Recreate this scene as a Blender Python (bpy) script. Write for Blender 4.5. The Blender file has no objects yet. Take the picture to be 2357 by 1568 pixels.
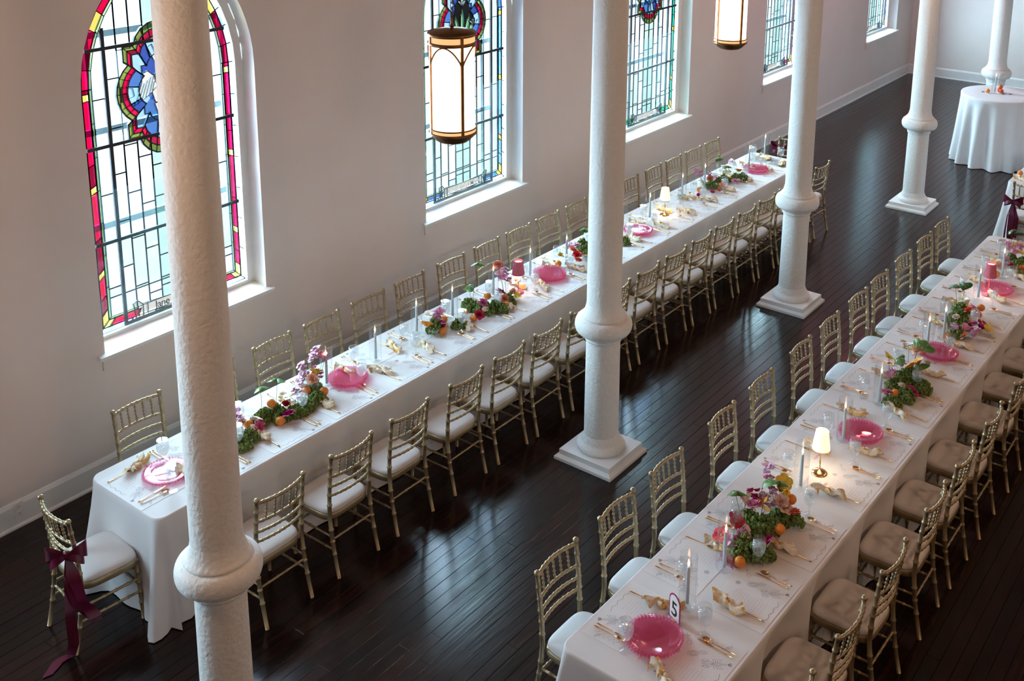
import bpy, math, random
from math import sin, cos, pi, sqrt, atan2, exp, hypot
from mathutils import Matrix, Vector

C = bpy.context.scene.collection
SC = bpy.context.scene

# ------------------------------------------------------------------ camera
cam_d = bpy.data.cameras.new('camera'); cam = bpy.data.objects.new('camera', cam_d); C.objects.link(cam)
CAMP = Vector((0.0968, -7.2485, 5.0358)); YAW, PIT, ROL = 0.6351, 0.2349, 0.0110
FPX, PX, PY = 2515.25, 1277.97, 187.0
_f = Vector((cos(YAW)*cos(PIT), sin(YAW)*cos(PIT), -sin(PIT)))
_r = Vector((sin(YAW), -cos(YAW), 0)); _u = _r.cross(_f)
_r2 = _r*cos(ROL)+_u*sin(ROL); _u2 = _u*cos(ROL)-_r*sin(ROL)
cam.matrix_world = Matrix(((_r2.x, _u2.x, -_f.x, CAMP.x), (_r2.y, _u2.y, -_f.y, CAMP.y), (_r2.z, _u2.z, -_f.z, CAMP.z), (0, 0, 0, 1)))
cam_d.sensor_fit = 'HORIZONTAL'; cam_d.sensor_width = 36.0
cam_d.lens = FPX/2357*36
cam_d.shift_x = (1178.5-PX)/2357; cam_d.shift_y = (PY-784)/2357
cam_d.clip_start = .05; cam_d.clip_end = 200
SC.camera = cam

def project(p):
    d = Vector(p)-CAMP; z = d.dot(_f)
    if z < .1: return (-9999, -9999, z)
    return (PX+FPX*d.dot(_r2)/z, PY-FPX*d.dot(_u2)/z, z)

# ------------------------------------------------------------------ world, lights, exposure
w = bpy.data.worlds.new('overcast_sky'); SC.world = w; w.use_nodes = True
bg = w.node_tree.nodes['Background']; bg.inputs[0].default_value = (0.80, 0.93, 1.0, 1); bg.inputs[1].default_value = 1.75
SC.view_settings.view_transform = 'Standard'; SC.view_settings.look = 'None'
SC.view_settings.gamma = 1.0; SC.view_settings.use_curve_mapping = False
SC.view_settings.exposure = 0.0
try: SC.cycles.transparent_max_bounces = 32
except Exception: pass

def area(name, loc, target, sx, sy, col, power):
    d = bpy.data.lights.new(name, 'AREA'); d.shape = 'RECTANGLE'; d.size = sx; d.size_y = sy; d.energy = power; d.color = col
    o = bpy.data.objects.new(name, d); C.objects.link(o); o.location = loc
    o.rotation_euler = (Vector(target)-Vector(loc)).to_track_quat('-Z', 'Y').to_euler(); return o
def point(name, loc, col, power, r=.05):
    d = bpy.data.lights.new(name, 'POINT'); d.energy = power; d.color = col; d.shadow_soft_size = r
    o = bpy.data.objects.new(name, d); C.objects.link(o); o.location = loc; return o
# veiled sun behind thin cloud: very wide, so it comes through the windows as soft bright sky light
sd = bpy.data.lights.new('veiled_sun', 'SUN'); sd.angle = math.radians(112); sd.energy = 105; sd.color = (.56, .82, 1.0)
so = bpy.data.objects.new('veiled_sun', sd); C.objects.link(so); so.rotation_euler = Vector((.08, .85, .50)).to_track_quat('Z', 'Y').to_euler()
# daylight entering by the windows of this same wall nearer than the frame, plus an added cool fill aimed at the end wall
area('daylight_near_window', (1.31, -.05, 2.6), (2.0, -5, .6), 1.5, 2.6, (.62, .85, 1), 26)
area('daylight_behind_window', (-2.34, -.05, 2.6), (1.0, -5, .6), 1.5, 2.6, (.62, .85, 1), 26)
area('added_end_wall_fill', (14.0, -9.5, 5.5), (22.2, -4.5, 1.2), 3, 2, (.50, .80, 1), 110)
# lanterns of the far side of the nave (outside the frame)
WARM = (1.0, .62, .40)
for i in range(4): point('nave_lantern_light', (1.3+3.65*i, -8.6, 4.6), WARM, 95, .18)
# warm lamps high over the nave
for x in (1.36, 12.4): point('aisle_lantern_light', (x, -2.82, 3.9), WARM, 60, .15)
point('added_pink_fill', (16.8, -1.7, 4.4), (1.0, .26, .32), 78, .15)  # unseen lamp added overhead to tint the far window wall pink

# ------------------------------------------------------------------ materials
def new_mat(name):
    m = bpy.data.materials.new(name); m.use_nodes = True; nt = m.node_tree; return m, nt, nt.nodes['Principled BSDF'], nt.nodes['Material Output']
def noise(nt, scale, detail=3, co='Object', stretch=None, rough=.5):
    tc = nt.nodes.new('ShaderNodeTexCoord'); n = nt.nodes.new('ShaderNodeTexNoise'); n.inputs['Scale'].default_value = scale; n.inputs['Detail'].default_value = detail; n.inputs['Roughness'].default_value = rough
    if stretch:
        mp = nt.nodes.new('ShaderNodeMapping'); mp.inputs['Scale'].default_value = stretch; nt.links.new(tc.outputs[co], mp.inputs[0]); nt.links.new(mp.outputs[0], n.inputs['Vector'])
    else: nt.links.new(tc.outputs[co], n.inputs['Vector'])
    return n
def ramp(nt, src, stops):
    r = nt.nodes.new('ShaderNodeValToRGB'); e = r.color_ramp.elements
    while len(e) < len(stops): e.new(.5)
    for el, (p, c) in zip(e, stops): el.position = p; el.color = (*c, 1)
    nt.links.new(src, r.inputs[0]); return r
def bump(nt, b, src, strength, dist=.01):
    bp = nt.nodes.new('ShaderNodeBump'); bp.inputs['Strength'].default_value = strength; bp.inputs['Distance'].default_value = dist
    nt.links.new(src, bp.inputs['Height']); nt.links.new(bp.outputs[0], b.inputs['Normal'])
def simple(name, col, rough=.6, metal=0, var=.12, scale=30, bmp=0, bdist=.004, spec=.5, co='Object', emit=None, es=0, coat=0):
    m, nt, b, o = new_mat(name)
    b.inputs['Roughness'].default_value = rough; b.inputs['Metallic'].default_value = metal; b.inputs['Specular IOR Level'].default_value = spec
    n = noise(nt, scale, co=co)
    lo = tuple(c*(1-var) for c in col); hi = tuple(min(1, c*(1+var)) for c in col)
    r = ramp(nt, n.outputs[0], [(.3, lo), (.7, hi)]); nt.links.new(r.outputs[0], b.inputs['Base Color'])
    if bmp: bump(nt, b, n.outputs[0], bmp, bdist)
    if emit: b.inputs['Emission Color'].default_value = (*emit, 1); b.inputs['Emission Strength'].default_value = es
    if coat: b.inputs['Coat Weight'].default_value = coat
    return m
def thin_glass(name, col=(.97, .98, .98), gloss=.10, diff=.02, dcol=(1, 1, 1), k=.30, bl=.25):
    m, nt, b, o = new_mat(name); nt.nodes.remove(b)
    t = nt.nodes.new('ShaderNodeBsdfTransparent'); t.inputs[0].default_value = (*col, 1)
    g = nt.nodes.new('ShaderNodeBsdfGlossy'); g.inputs['Roughness'].default_value = .04
    lw = nt.nodes.new('ShaderNodeLayerWeight'); lw.inputs['Blend'].default_value = bl
    ma = nt.nodes.new('ShaderNodeMath'); ma.operation = 'MULTIPLY_ADD'; ma.inputs[1].default_value = k; ma.inputs[2].default_value = gloss*.4
    nt.links.new(lw.outputs['Facing'], ma.inputs[0])
    mx = nt.nodes.new('ShaderNodeMixShader'); nt.links.new(ma.outputs[0], mx.inputs[0]); nt.links.new(t.outputs[0], mx.inputs[1]); nt.links.new(g.outputs[0], mx.inputs[2])
    d = nt.nodes.new('ShaderNodeBsdfTranslucent'); d.inputs[0].default_value = (*dcol, 1)
    d2 = nt.nodes.new('ShaderNodeBsdfDiffuse'); d2.inputs[0].default_value = (*dcol, 1)
    md = nt.nodes.new('ShaderNodeMixShader'); md.inputs[0].default_value = .5; nt.links.new(d.outputs[0], md.inputs[1]); nt.links.new(d2.outputs[0], md.inputs[2])
    m2 = nt.nodes.new('ShaderNodeMixShader'); m2.inputs[0].default_value = diff; nt.links.new(mx.outputs[0], m2.inputs[1]); nt.links.new(md.outputs[0], m2.inputs[2])
    nt.links.new(m2.outputs[0], o.inputs[0]); return m
def stained(name, col, var=.08, scale=5):
    """leaded glass: what the pane lets through is tinted, unevenly as hand made glass is (two faces per pane, so the tint is its root)"""
    m, nt, b, o = new_mat(name); nt.nodes.remove(b)
    n = noise(nt, scale, 4); lo = tuple(sqrt(max(0, c*(1-var))) for c in col); hi = tuple(sqrt(min(1, c*(1+var))) for c in col)
    r = ramp(nt, n.outputs[0], [(.35, lo), (.65, hi)])
    t = nt.nodes.new('ShaderNodeBsdfTransparent'); nt.links.new(r.outputs[0], t.inputs[0])
    g = nt.nodes.new('ShaderNodeBsdfGlossy'); g.inputs['Roughness'].default_value = .12
    mx = nt.nodes.new('ShaderNodeMixShader'); mx.inputs[0].default_value = .03
    nt.links.new(t.outputs[0], mx.inputs[1]); nt.links.new(g.outputs[0], mx.inputs[2]); nt.links.new(mx.outputs[0], o.inputs[0]); return m

M = {}
M['wall'] = simple('wall_paint', (.81, .72, .685), .9, var=.02, scale=2.0, bmp=.10, bdist=.01)
_, nt, b, _ = (M['wall'], M['wall'].node_tree, M['wall'].node_tree.nodes['Principled BSDF'], 0)
M['trim'] = simple('white_trim_paint', (.84, .83, .82), .5, var=.02, scale=8)
M['column'] = simple('column_plaster', (.83, .82, .80), .6, var=.03, scale=38, bmp=.55, bdist=.012)
M['ceiling'] = simple('bounce_cutting_brown', (.30, .22, .16), .9, var=.02, scale=2)  # unseen walls and ceiling; brown kept dark to cut daylight bounce
def plank_mat():
    m, nt, b, o = new_mat('dark_stained_pine')
    n = noise(nt, 3.0, 6, 'Object', (1.0, 16, 16), .6)
    oi = nt.nodes.new('ShaderNodeObjectInfo')
    r = ramp(nt, oi.outputs['Random'], [(0, (.0055, .0040, .0042)), (.3, (.0120, .0042, .0036)), (.5, (.0045, .0038, .0044)), (.75, (.0165, .0052, .0042)), (1, (.0070, .0046, .0046))])
    g = ramp(nt, n.outputs[0], [(.35, (.45, .45, .45)), (.52, (1, 1, 1)), (.70, (2.6, 1.8, 1.2))])
    mx = nt.nodes.new('ShaderNodeMix'); mx.data_type = 'RGBA'; mx.blend_type = 'MULTIPLY'; mx.inputs[0].default_value = 1
    nt.links.new(r.outputs[0], mx.inputs[6]); nt.links.new(g.outputs[0], mx.inputs[7]); nt.links.new(mx.outputs[2], b.inputs['Base Color'])
    rr = nt.nodes.new('ShaderNodeMapRange'); rr.inputs[3].default_value = .11; rr.inputs[4].default_value = .24
    nt.links.new(n.outputs[0], rr.inputs[0]); nt.links.new(rr.outputs[0], b.inputs['Roughness'])
    bump(nt, b, n.outputs[0], .30, .002); b.inputs['Specular IOR Level'].default_value = .42
    return m
M['plank'] = plank_mat()
M['subfloor'] = simple('dark_floor_gap', (.006, .005, .005), .9)
M['gold'] = simple('champagne_gold_paint', (.37, .285, .165), .36, .6, var=.10, scale=14)
M['cushion'] = simple('ivory_cushion_fabric', (.66, .63, .62), .85, var=.02, scale=200, bmp=.1, bdist=.001)
def cloth_mat(name, col):
    m = simple(name, col, .88, var=.015, scale=5, bmp=.12, bdist=.02); return m
M['cloth'] = cloth_mat('white_linen', (.72, .70, .71))
M['paper'] = simple('menu_paper', (.745, .725, .73), .75, var=.015, scale=9)
M['ink'] = simple('slate_ink', (.17, .18, .24), .8)
M['ink2'] = simple('grey_script_ink', (.50, .45, .44), .8)
M['ink3'] = simple('magenta_ink', (.55, .06, .22), .8)
M['brass'] = simple('polished_gold_cutlery', (.83, .52, .24), .20, 1.0, var=.05)
def napkin_mat():
    m, nt, b, o = new_mat('cream_and_yellow_dyed_linen')
    n = noise(nt, 16, 2); r = ramp(nt, n.outputs[0], [(.44, (.80, .72, .60)), (.54, (.76, .50, .20)), (.62, (.74, .42, .12))])
    nt.links.new(r.outputs[0], b.inputs['Base Color']); b.inputs['Roughness'].default_value = .85
    return m
M['napkin'] = napkin_mat()
M['glass'] = thin_glass('clear_glass', (.985, .99, .99), gloss=.06, diff=.022, k=.50, bl=.16)
M['thinglass'] = thin_glass('clear_cylinder_glass', (.985, .99, .99), gloss=.02, diff=.006, k=.50, bl=.10)
M['water'] = thin_glass('iced_water', (.96, .97, .975), gloss=.08, diff=.17, dcol=(.9, .92, .94), k=.25)
M['pinkglass'] = thin_glass('pink_pressed_glass', (.985, .80, .87), gloss=.12, diff=.09, dcol=(.95, .22, .42), k=.2)
M['acrylic'] = thin_glass('acrylic_sheet', (.97, .98, .98), gloss=.01, diff=.006, dcol=(.5, .85, .95))
M['taper'] = simple('pale_blue_wax', (.50, .60, .68), .5, var=.03)
M['wick'] = simple('burnt_wick', (.02, .02, .02), .9)
def emis(name, col, s, base=(.8, .8, .8)):
    return simple(name, base, .6, emit=col, es=s)
M['flame'] = emis('candle_flame', (1.0, .50, .22), 22)
M['shade_lit'] = emis('lit_cream_shade', (1.0, .80, .52), 1.15, (.85, .78, .66))
M['shade_top'] = emis('lit_shade_top', (1.0, .86, .68), 2.5)
M['shade_pink'] = simple('rose_pink_shade', (.62, .14, .22), .6)
M['lantern_glass'] = emis('lit_opal_lantern_glass', (1.0, .70, .46), 4.0, (.9, .85, .8))
M['lantern_band'] = emis('lit_amber_lantern_rim', (1.0, .50, .20), 1.0, (.8, .6, .4))
M['bronze'] = simple('aged_bronze', (.26, .14, .06), .38, .85, var=.2, scale=20)
M['lead'] = simple('lead_came', (.03, .045, .05), .6, .2)
M['iron'] = simple('blackened_iron_bar', (.012, .016, .018), .6)
M['sash'] = simple('grey_green_storm_sash', (.30, .42, .44), .7)
M['sash_ribbon'] = simple('burgundy_satin', (.10, .004, .028), .35, var=.2, scale=12)
M['orange'] = simple('orange_peel', (.80, .25, .03), .38, var=.12, scale=220, bmp=.25, bdist=.0015)
M['orange_dark'] = simple('blood_orange_peel', (.75, .13, .03), .38, var=.12, scale=220, bmp=.25, bdist=.0015)
def moss_mat():
    m, nt, b, o = new_mat('green_moss'); n = noise(nt, 70, 4); oi = nt.nodes.new('ShaderNodeTexCoord')
    r = ramp(nt, n.outputs[0], [(.3, (.050, .085, .020)), (.5, (.120, .190, .042)), (.72, (.26, .36, .11))]); nt.links.new(r.outputs[0], b.inputs['Base Color'])
    b.inputs['Roughness'].default_value = .95; bump(nt, b, n.outputs[0], .8, .006); return m
M['moss'] = moss_mat()
M['leaf'] = simple('anthurium_leaf', (.10, .22, .05), .30, var=.35, scale=25)
M['leaf_dark'] = simple('dark_anthurium_leaf', (.035, .10, .03), .28, var=.35, scale=25)
M['vein'] = simple('pale_leaf_vein', (.35, .50, .24), .5)
M['stem'] = simple('green_stem', (.10, .16, .06), .6)
M['shell'] = simple('oyster_shell', (.78, .70, .60), .4, var=.15, scale=60)
M['pistil'] = simple('flower_centre', (.55, .55, .12), .7)
FLC = {'crimson': (.45, .01, .06), 'magenta': (.50, .015, .20), 'hot pink': (.72, .10, .30), 'peach': (.85, .48, .34), 'blush': (.84, .60, .54), 'lilac pink': (.78, .50, .66), 'pink': (.80, .36, .56), 'white': (.86, .82, .78), 'yellow': (.85, .60, .08), 'purple pink': (.60, .15, .38), 'coral': (.84, .25, .16), 'orange': (.88, .36, .05), 'red': (.72, .03, .05), 'orange red': (.80, .15, .05), 'fuchsia': (.68, .04, .28), 'lilac': (.66, .50, .70), 'ivory': (.85, .76, .66), 'cream': (.85, .78, .66)}
def flmat(c):
    k = 'petal_'+c
    if k not in M:
        M[k] = simple(c.replace(' ', '_')+'_petals', FLC[c], .6, var=.22, scale=60)
        M[k].node_tree.nodes['Principled BSDF'].inputs['Subsurface Weight'].default_value = 0
    return M[k]
M['outlet'] = simple('white_outlet_plastic', (.8, .79, .77), .4)
M['slot'] = simple('dark_slot', (.05, .05, .05), .6)
M['card_white'] = simple('card_white', (.88, .86, .85), .6, var=.01)
M['card_border'] = simple('magenta_patterned_card_edge', (.32, .02, .12), .6, var=.8, scale=90)
M['black'] = simple('black_print', (.01, .01, .012), .6)
M['scroll'] = None
GL = {'clear': (0.86, 0.88, 0.88), 'cool': (0.83, 0.85, 0.9), 'mint': (0.52, 0.7, 0.62), 'mint2': (0.7, 0.82, 0.76), 'red': (0.7, 0.002, 0.05), 'darkred': (0.25, 0.001, 0.02), 'yellow': (0.95, 0.6, 0.12), 'amber': (0.88, 0.35, 0.03), 'fillet': (0.68, 0.78, 0.38), 'olive': (0.28, 0.29, 0.06), 'blue': (0.07, 0.16, 0.42), 'deepblue': (0.035, 0.07, 0.3), 'paleblue': (0.37, 0.54, 0.74), 'green': (0.012, 0.24, 0.11), 'aqua': (0.13, 0.52, 0.38), 'coralglass': (0.8, 0.12, 0.08), 'cream': (0.75, 0.62, 0.55), 'leafglass': (0.28, 0.48, 0.24), 'strip': (0.45, 0.64, 0.68), 'scroll': (0.60, 0.46, 0.39), 'black': (0.01, 0.01, 0.01), 'wine': (0.2, 0.01, 0.03), 'tan': (0.6, 0.3, 0.15), 'offframe': (0.30, 0.31, 0.31)}
def gmat(c):
    k = 'g_'+c
    if k not in M: M[k] = stained(c+'_glass', GL[c])
    return M[k]

# ------------------------------------------------------------------ mesh helpers
class MB:
    def __init__(s): s.v = []; s.f = []; s.m = []; s.sm = []
    def add(s, vs, fs, mi=0, sm=True):
        o = len(s.v); s.v += [tuple(p) for p in vs]
        for f in fs: s.f.append(tuple(i+o for i in f)); s.m.append(mi); s.sm.append(sm)
    def box(s, x0, x1, y0, y1, z0, z1, mi=0):
        s.add([(x0, y0, z0), (x1, y0, z0), (x1, y1, z0), (x0, y1, z0), (x0, y0, z1), (x1, y0, z1), (x1, y1, z1), (x0, y1, z1)],
              [(0, 3, 2, 1), (4, 5, 6, 7), (0, 1, 5, 4), (1, 2, 6, 5), (2, 3, 7, 6), (3, 0, 4, 7)], mi, False)
    def lathe(s, prof, n=16, c=(0, 0, 0), mi=0, cap=True, wav=None):
        vs = []; fs = []
        for j, (r, z) in enumerate(prof):
            for i in range(n):
                a = 2*pi*i/n; rr = r if wav is None else r+wav(a, j)
                vs.append((c[0]+rr*cos(a), c[1]+rr*sin(a), c[2]+z))
        for j in range(len(prof)-1):
            for i in range(n):
                k = (i+1) % n; fs.append((j*n+i, j*n+k, (j+1)*n+k, (j+1)*n+i))
        s.add(vs, fs, mi)
        if cap:
            o = len(s.v)-len(vs)
            if prof[0][0] > 1e-5: s.f.append(tuple(o+i for i in range(n))[::-1]); s.m.append(mi); s.sm.append(False)
            if prof[-1][0] > 1e-5: s.f.append(tuple(o+(len(prof)-1)*n+i for i in range(n))); s.m.append(mi); s.sm.append(False)
    def tube(s, pts, rad, n=8, mi=0, cap=True, flat=1.0):
        P = [Vector(p) for p in pts]; k = len(P); rad = rad if isinstance(rad, (list, tuple)) else [rad]*k
        vs = []; fs = []; up = None
        for i in range(k):
            t = (P[min(i+1, k-1)]-P[max(i-1, 0)])
            if t.length < 1e-9: t = Vector((0, 0, 1))
            t.normalize()
            if up is None: up = Vector((0, 0, 1)) if abs(t.z) < .9 else Vector((1, 0, 0))
            a = t.cross(up); 
            if a.length < 1e-6: a = t.orthogonal()
            a.normalize(); bb = a.cross(t); up = bb
            for j in range(n):
                q = 2*pi*j/n; vs.append(P[i]+a*cos(q)*rad[i]+bb*sin(q)*rad[i]*flat)
        for i in range(k-1):
            for j in range(n):
                l = (j+1) % n; fs.append((i*n+j, i*n+l, (i+1)*n+l, (i+1)*n+j))
        s.add(vs, fs, mi)
        if cap:
            o = len(s.v)-len(vs); s.f.append(tuple(o+j for j in range(n))); s.m.append(mi); s.sm.append(False)
            s.f.append(tuple(o+(k-1)*n+j for j in range(n))[::-1]); s.m.append(mi); s.sm.append(False)
    def ball(s, c, r, n=8, m=6, mi=0, sq=(1, 1, 1)):
        vs = [(c[0], c[1], c[2]-r*sq[2])]; fs = []
        for j in range(1, m):
            t = pi*j/m
            for i in range(n):
                a = 2*pi*i/n; vs.append((c[0]+r*sq[0]*sin(t)*cos(a), c[1]+r*sq[1]*sin(t)*sin(a), c[2]-r*sq[2]*cos(t)))
        vs.append((c[0], c[1], c[2]+r*sq[2])); e = len(vs)-1
        for i in range(n):
            k = (i+1) % n; fs.append((0, 1+k, 1+i)); fs.append((e, 1+(m-2)*n+i, 1+(m-2)*n+k))
            for j in range(m-2): fs.append((1+j*n+i, 1+j*n+k, 1+(j+1)*n+k, 1+(j+1)*n+i))
        s.add(vs, fs, mi)
    def prism(s, poly, y0, y1, mi=0):      # polygon in (x, z), extruded along y
        n = len(poly); vs = [(p[0], y0, p[1]) for p in poly]+[(p[0], y1, p[1]) for p in poly]
        fs = [tuple(range(n)), tuple(range(2*n-1, n-1, -1))]+[(i, n+i, n+(i+1) % n, (i+1) % n) for i in range(n)]
        s.add(vs, fs, mi, False)
    def xf(s, Mx):
        s.v = [tuple(Mx @ Vector(p)) for p in s.v]; return s
    def mesh(s, name, mats):
        me = bpy.data.meshes.new(name); me.from_pydata(s.v, [], s.f)
        for m in (mats if isinstance(mats, (list, tuple)) else [mats]): me.materials.append(m)
        me.polygons.foreach_set('material_index', s.m); me.polygons.foreach_set('use_smooth', s.sm); me.update(); return me

def link(name, me, parent=None, loc=None, rz=None, **kw):
    o = bpy.data.objects.new(name, me); C.objects.link(o)
    if parent is not None: o.parent = parent
    if loc is not None: o.location = loc
    if rz is not None: o.rotation_euler = (0, 0, rz) if not isinstance(rz, tuple) else rz
    for k, v in kw.items():
        if v is not None: o[k] = v
    return o
def obj(name, mb, mats, parent=None, **kw): return link(name, mb.mesh(name, mats), parent, **kw)
def thing(name, label, cat, loc=(0, 0, 0), rz=0, group=None):
    return link(name, None, None, loc, rz, label=label, category=cat, group=group)
def build(tree, e):
    """tree: list of (part name, mesh, sub-parts): one object per part, meshes shared between copies"""
    for name, me, kids in tree:
        o = link(name, me, e)
        for kn, km in kids: link(kn, km, o)
ORD = ['zeroth', 'first', 'second', 'third', 'fourth', 'fifth', 'sixth', 'seventh', 'eighth', 'ninth', 'tenth', 'eleventh', 'twelfth', 'thirteenth', 'fourteenth', 'fifteenth', 'sixteenth', 'seventeenth', 'eighteenth', 'nineteenth', 'twentieth']
rnd = random.Random(7)
# ------------------------------------------------------------------ room shell
RX0, RX1, RY1, RH = -6.0, 22.26, -13.0, 7.8
WIN = [(-2.34, .775), (1.31, .775), (4.96, .765), (8.54, .79), (12.27, .80), (16.20, .79), (20.55, .80)]   # centre, half width
SILL, SPR, ARC = 1.04, 3.05, 1.2
def half_at(hw, z, R=ARC):           # half width of the pointed arch at height z
    if z <= SPR: return hw
    c = R-hw; h = z-SPR
    return max(0.0, sqrt(max(0, R*R-h*h))-c)
def apex(hw, R=ARC): return SPR+sqrt(R*R-(R-hw)**2)
b = MB()
for yy, fl in ((0.0, 1), (.42, -1)):
    xs = RX0
    def quad(x0, x1, z0, z1):
        if x1-x0 < 1e-6: return
        q = [(x0, yy, z0), (x1, yy, z0), (x1, yy, z1), (x0, yy, z1)]; b.add(q, [(0, 1, 2, 3) if fl > 0 else (3, 2, 1, 0)], 0, False)
    for c, hw in WIN:
        quad(xs, c-hw, 0, RH); quad(c-hw, c+hw, 0, SILL); xs = c+hw
        A = apex(hw); zs = [SPR+(A-SPR)*sin(pi/2*i/14) for i in range(15)]
        for sgn in (-1, 1):
            for i in range(14):
                z0, z1 = zs[i], zs[i+1]; h0, h1 = half_at(hw, z0), half_at(hw, z1)
                p = [(c+sgn*h0, yy, z0), (c+sgn*hw, yy, z0), (c+sgn*hw, yy, z1), (c+sgn*h1, yy, z1)]
                if (sgn > 0) != (fl > 0): p = p[::-1]
                b.add(p, [(0, 1, 2, 3)], 0, False)
        quad(c-hw, c+hw, A, RH)
    quad(xs, RX1, 0, RH)
for c, hw in WIN:                   # reveals
    A = apex(hw); zs = [SILL]+[SPR+(A-SPR)*sin(pi/2*i/14) for i in range(15)]
    for sgn in (-1, 1):
        pts = [(c+sgn*half_at(hw, z), z) for z in zs]
        vs = [(x, 0, z) for x, z in pts]+[(x, .42, z) for x, z in pts]; n = len(pts)
        b.add(vs, [(i, n+i, n+i+1, i+1) if sgn < 0 else (i, i+1, n+i+1, n+i) for i in range(n-1)], 1, True)
    b.add([(c-hw, 0, SILL), (c+hw, 0, SILL), (c+hw, .42, SILL), (c-hw, .42, SILL)], [(0, 1, 2, 3)], 1, False)
obj('wall_left', b, [M['wall'], M['trim']], kind='structure', label='long pale plaster wall pierced by arched stained glass windows')
b = MB(); b.box(RX1, RX1+.2, RY1, .42, 0, RH); obj('wall_back', b, M['wall'], kind='structure', label='plain white wall at the far end of the hall')
b = MB(); b.box(RX0-.2, RX0, RY1, .42, 0, RH); obj('wall_front', b, M['ceiling'], kind='structure')
b = MB(); b.box(RX0, RX1, RY1-.2, RY1, 0, RH); obj('wall_right', b, M['ceiling'], kind='structure')
b = MB(); b.box(RX0-.2, RX1+.2, RY1-.2, .42, RH, RH+.2); obj('ceiling', b, M['ceiling'], kind='structure')
def baseboard(name, x0, x1, axis):
    b = MB(); prof = [(0, 0), (-.034, 0), (-.034, .015), (-.022, .028), (-.022, .175), (-.014, .19), (-.006, .203), (0, .205)]
    n = len(prof)
    if axis == 'x': vs = [(x0, y, z) for y, z in prof]+[(x1, y, z) for y, z in prof]
    else: vs = [(RX1+y, x0, z) for y, z in prof]+[(RX1+y, x1, z) for y, z in prof]
    b.add(vs, [(i, i+1, n+i+1, n+i) for i in range(n-1)], 0, False)
    obj(name, b, M['trim'], kind='structure')
baseboard('baseboard_left', RX0, RX1, 'x'); baseboard('baseboard_back', 0, RY1, 'y')
# ------------------------------------------------------------------ floor of narrow planks
b = MB(); b.box(RX0, RX1, RY1, .05, -.10, -.016)
floor = obj('floor', b, M['subfloor'], kind='structure', label='dark stained narrow pine plank floor')
PW = .089; cand = []; r2 = random.Random(3)
row = 0; y = -.005
while y > RY1:
    x = RX0-r2.random()*2
    while x < RX1:
        L = r2.choice([2.2, 2.8, 3.4, 4.2]); a, e = max(x, RX0), min(x+L, RX1)
        if e-a > .15:
            best = 0
            for q in (0, .25, .5, .75, 1):
                p = project((a+(e-a)*q, y, 0))
                if p[2] > 0 and -60 < p[0] < 2420 and -60 < p[1] < 1640: best = max(best, 1/p[2])
            cand.append((-best, a, e, y))
        x += L
    y -= PW; row += 1
cand.sort()
def plank_geo(b, a, e, y, dz):
    g = .0014; c = .0008; y0, y1 = y-PW+g, y-g; x0, x1 = a+.001, e-.001
    b.add([(x0, y0, dz-.014), (x1, y0, dz-.014), (x1, y1, dz-.014), (x0, y1, dz-.014), (x0, y0, dz-c), (x1, y0, dz-c), (x1, y1, dz-c), (x0, y1, dz-c), (x0+c, y0+c, dz), (x1-c, y0+c, dz), (x1-c, y1-c, dz), (x0+c, y1-c, dz)],
          [(0, 1, 5, 4), (1, 2, 6, 5), (2, 3, 7, 6), (3, 0, 4, 7), (4, 5, 9, 8), (5, 6, 10, 9), (6, 7, 11, 10), (7, 4, 8, 11), (8, 9, 10, 11)], 0, False)
rest = MB()
for i, (s, a, e, y) in enumerate(cand):
    dz = -r2.random()*.0012
    if i < 300:
        b = MB(); plank_geo(b, a, e, y, dz); obj('plank', b, M['plank'], floor)
    else: plank_geo(rest, a, e, y, dz)
obj('plank', rest, M['plank'], floor, kind='stuff')

# ------------------------------------------------------------------ stained glass windows
def clip(poly, inside, inter):
    out = []
    for i in range(len(poly)):
        a, c = poly[i-1], poly[i]; ia, ic = inside(a), inside(c)
        if ia != ic: out.append(inter(a, c))
        if ic: out.append(c)
    return out
def clip_poly(poly, bound):            # convex boundary, counter-clockwise
    for i in range(len(bound)):
        p, q = bound[i], bound[(i+1) % len(bound)]
        ex, ez = q[0]-p[0], q[1]-p[1]
        f = lambda s: ex*(s[1]-p[1])-ez*(s[0]-p[0])
        def inter(a, c):
            fa, fc = f(a), f(c); t = fa/(fa-fc); return (a[0]+(c[0]-a[0])*t, a[1]+(c[1]-a[1])*t)
        poly = clip(poly, lambda s: f(s) >= -1e-9, inter)
        if len(poly) < 3: return []
    return poly
def outline(hw, z0, inset=0, n=10, ztop=None):
    R = ARC+.775-.775; A = hw-inset
    c = R-.775+0; Rr = A+c; ap = SPR+sqrt(max(0, Rr*Rr-c*c))
    pts = [(-A, z0+inset), (A, z0+inset)]
    for i in range(n+1):
        t = i/n; z = SPR+(ap-SPR)*sin(pi/2*t); pts.append((sqrt(max(0, Rr*Rr-(z-SPR)**2))-c, z))
    for i in range(n-1, -1, -1):
        t = i/n; z = SPR+(ap-SPR)*sin(pi/2*t); pts.append((-(sqrt(max(0, Rr*Rr-(z-SPR)**2))-c), z))
    return pts
YG = .195
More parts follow.
